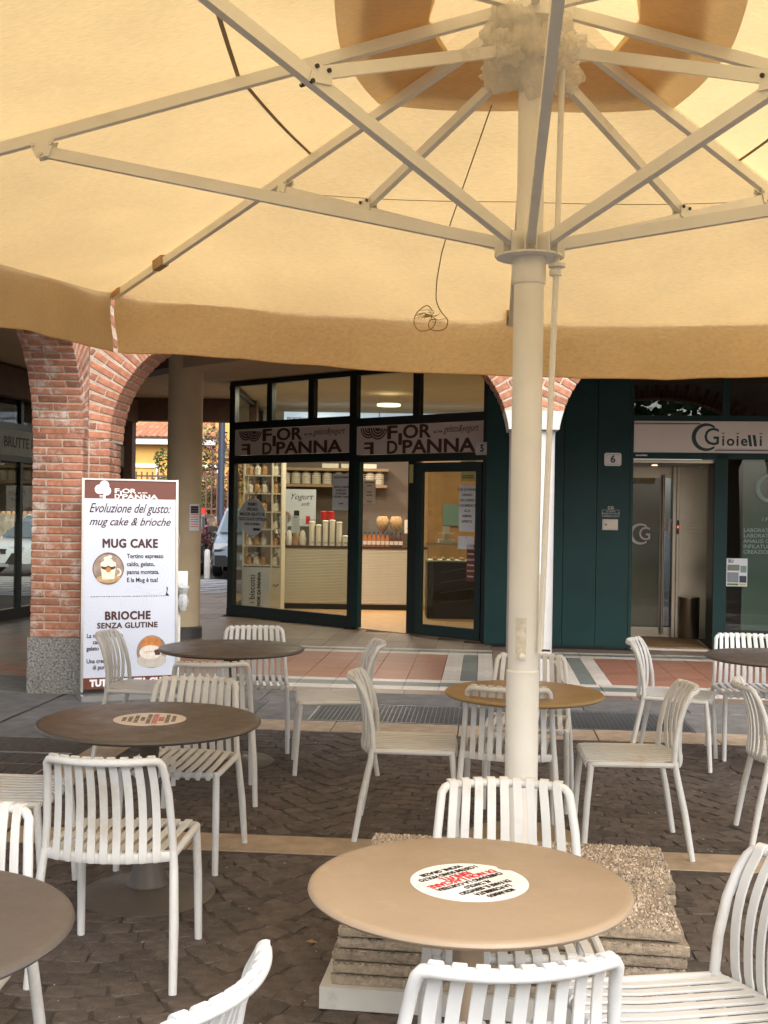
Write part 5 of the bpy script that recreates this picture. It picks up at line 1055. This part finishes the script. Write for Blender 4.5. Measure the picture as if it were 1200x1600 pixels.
# rib pockets at the far corner and side
for k in (0, 1):
    e_ = ribe(k); d_ = (ribpt(k, .9) - e_).normalized()
    ub(MB().bar(e_ - Vector((0, 0, .005)), e_ + d_ * .12 - Vector((0, 0, .005)), .05, .055), 'rib_pocket', 'tape' if k == 0 else 'valance', smooth=False)
p_ = ribpt(1, .80); d_ = (ribpt(1, .9) - p_).normalized(); ub(MB().bar(p_ - Vector((0, 0, .012)), p_ + d_ * .12 - Vector((0, 0, .012)), .045, .06), 'rib_strap', 'tape', smooth=False)
# steel tray and ballast slabs
BR = R(-7); bc = Vector((.47, 4.14))
tr = thing('steel_tray', 'low white steel tray holding the ballast slabs round the parasol foot', 'tray', (bc.x, bc.y, 0), BR)
for a in ((-.60, .60, -.49, -.45), (-.60, .60, .45, .49), (-.60, -.56, -.45, .45), (.56, .60, -.45, .45)): MB().box(*a, .004, .075).build('tray_side', M['traym'], tr, False)
MB().box(-.56, .56, -.45, .45, .01, .03).build('tray_floor', M['traym'], tr, False)
MB().lathe([(.075, .03), (.075, .31), (.07, .33)], 32).build('socket', M['traym'], tr).location = (PX - bc.x, PY - bc.y, 0)
words = ['bottom', 'second', 'third', 'fourth', 'fifth', 'sixth', 'top']
for L_ in range(7):
    for qi, (qx, qy, nm) in enumerate(((-1, -1, 'front left'), (1, -1, 'front right'), (-1, 1, 'rear left'), (1, 1, 'rear right'))):
        jx, jy = rnd.uniform(-.014, .014), rnd.uniform(-.012, .012); lx, ly = qx * .283 + jx + (.03 if (qx > 0 and qy > 0 and L_ > 3) else 0), qy * .237 + jy
        z0 = .034 + L_ * .0405; S_x, S_y = .55, .46; hh = .0355
        o = MB(); V = []; n = 44; per = []
        for (ax, ay, bx, by) in ((-1, -1, 1, -1), (1, -1, 1, 1), (1, 1, -1, 1), (-1, 1, -1, -1)):
            for k in range(n): f = k / n; per.append(((ax + (bx - ax) * f) * S_x / 2, (ay + (by - ay) * f) * S_y / 2))
        for lev, (zz, ins) in enumerate(((0, .003), (.004, 0), (.024, -.001), (hh - .008, .001), (hh - .002, .006))):
            for (a, b) in per:
                nn = mn.noise(Vector((a * 22, b * 22, L_ * 3 + zz * 90 + qi * 7))) * .0035 + mn.noise(Vector((a * 90, b * 90, zz * 200))) * .0018; sx = 1 - (ins - nn) / S_x * 2; sy = 1 - (ins - nn) / S_y * 2; V.append((a * sx, b * sy, zz + (mn.noise(Vector((a * 40, b * 40, lev))) * .003 if lev > 2 else 0)))
        m_ = len(per); F = [(l * m_ + i, l * m_ + (i + 1) % m_, (l + 1) * m_ + (i + 1) % m_, (l + 1) * m_ + i) for l in range(4) for i in range(m_)] + [tuple(range(m_ - 1, -1, -1)), tuple(range(4 * m_, 5 * m_))]
        w_ = (bc.x + lx * cos(BR) - ly * sin(BR), bc.y + lx * sin(BR) + ly * cos(BR), z0)
        so_ = o.add(V, F).build('concrete_slab', M['conc'], None, True, w_, BR + rnd.uniform(-.012, .012))
        tag(so_, '%s concrete ballast slab of the %s pile under the parasol pole' % (words[L_], nm), 'concrete slab', 'pebble faced ballast slabs')
        if L_ == 6 or qy < 0:
            pb = MB()
            for k in range(2600 if L_ == 6 else 110):
                if L_ == 6: a, b = rnd.uniform(-S_x / 2 + .004, S_x / 2 - .004), rnd.uniform(-S_y / 2 + .004, S_y / 2 - .004)
                else: a, b = rnd.uniform(-S_x / 2, S_x / 2), -S_y / 2 + rnd.uniform(.0, .012)
                gx, gy = lx + a, ly + b
                if L_ == 6 and (gx - (PX - bc.x)) ** 2 + (gy - (PY - bc.y)) ** 2 < .006: continue
                r = rnd.uniform(.0035, .0095); q = rnd.uniform(0, 3)
                ring = [(a + r * cos(q + i * 1.257) * rnd.uniform(.8, 1.2), b + r * sin(q + i * 1.257) * rnd.uniform(.7, 1.1), hh - .003) for i in range(5)]; tp = (a + rnd.uniform(-.3, .3) * r, b + rnd.uniform(-.3, .3) * r, hh + (r * .6 if L_ == 6 else 0) - .001)
                pb.add(ring + [tp], [(i, (i + 1) % 5, 5) for i in range(5)])
            pb.build('pebbles', M['pebble'], so_, True, kind='stuff')
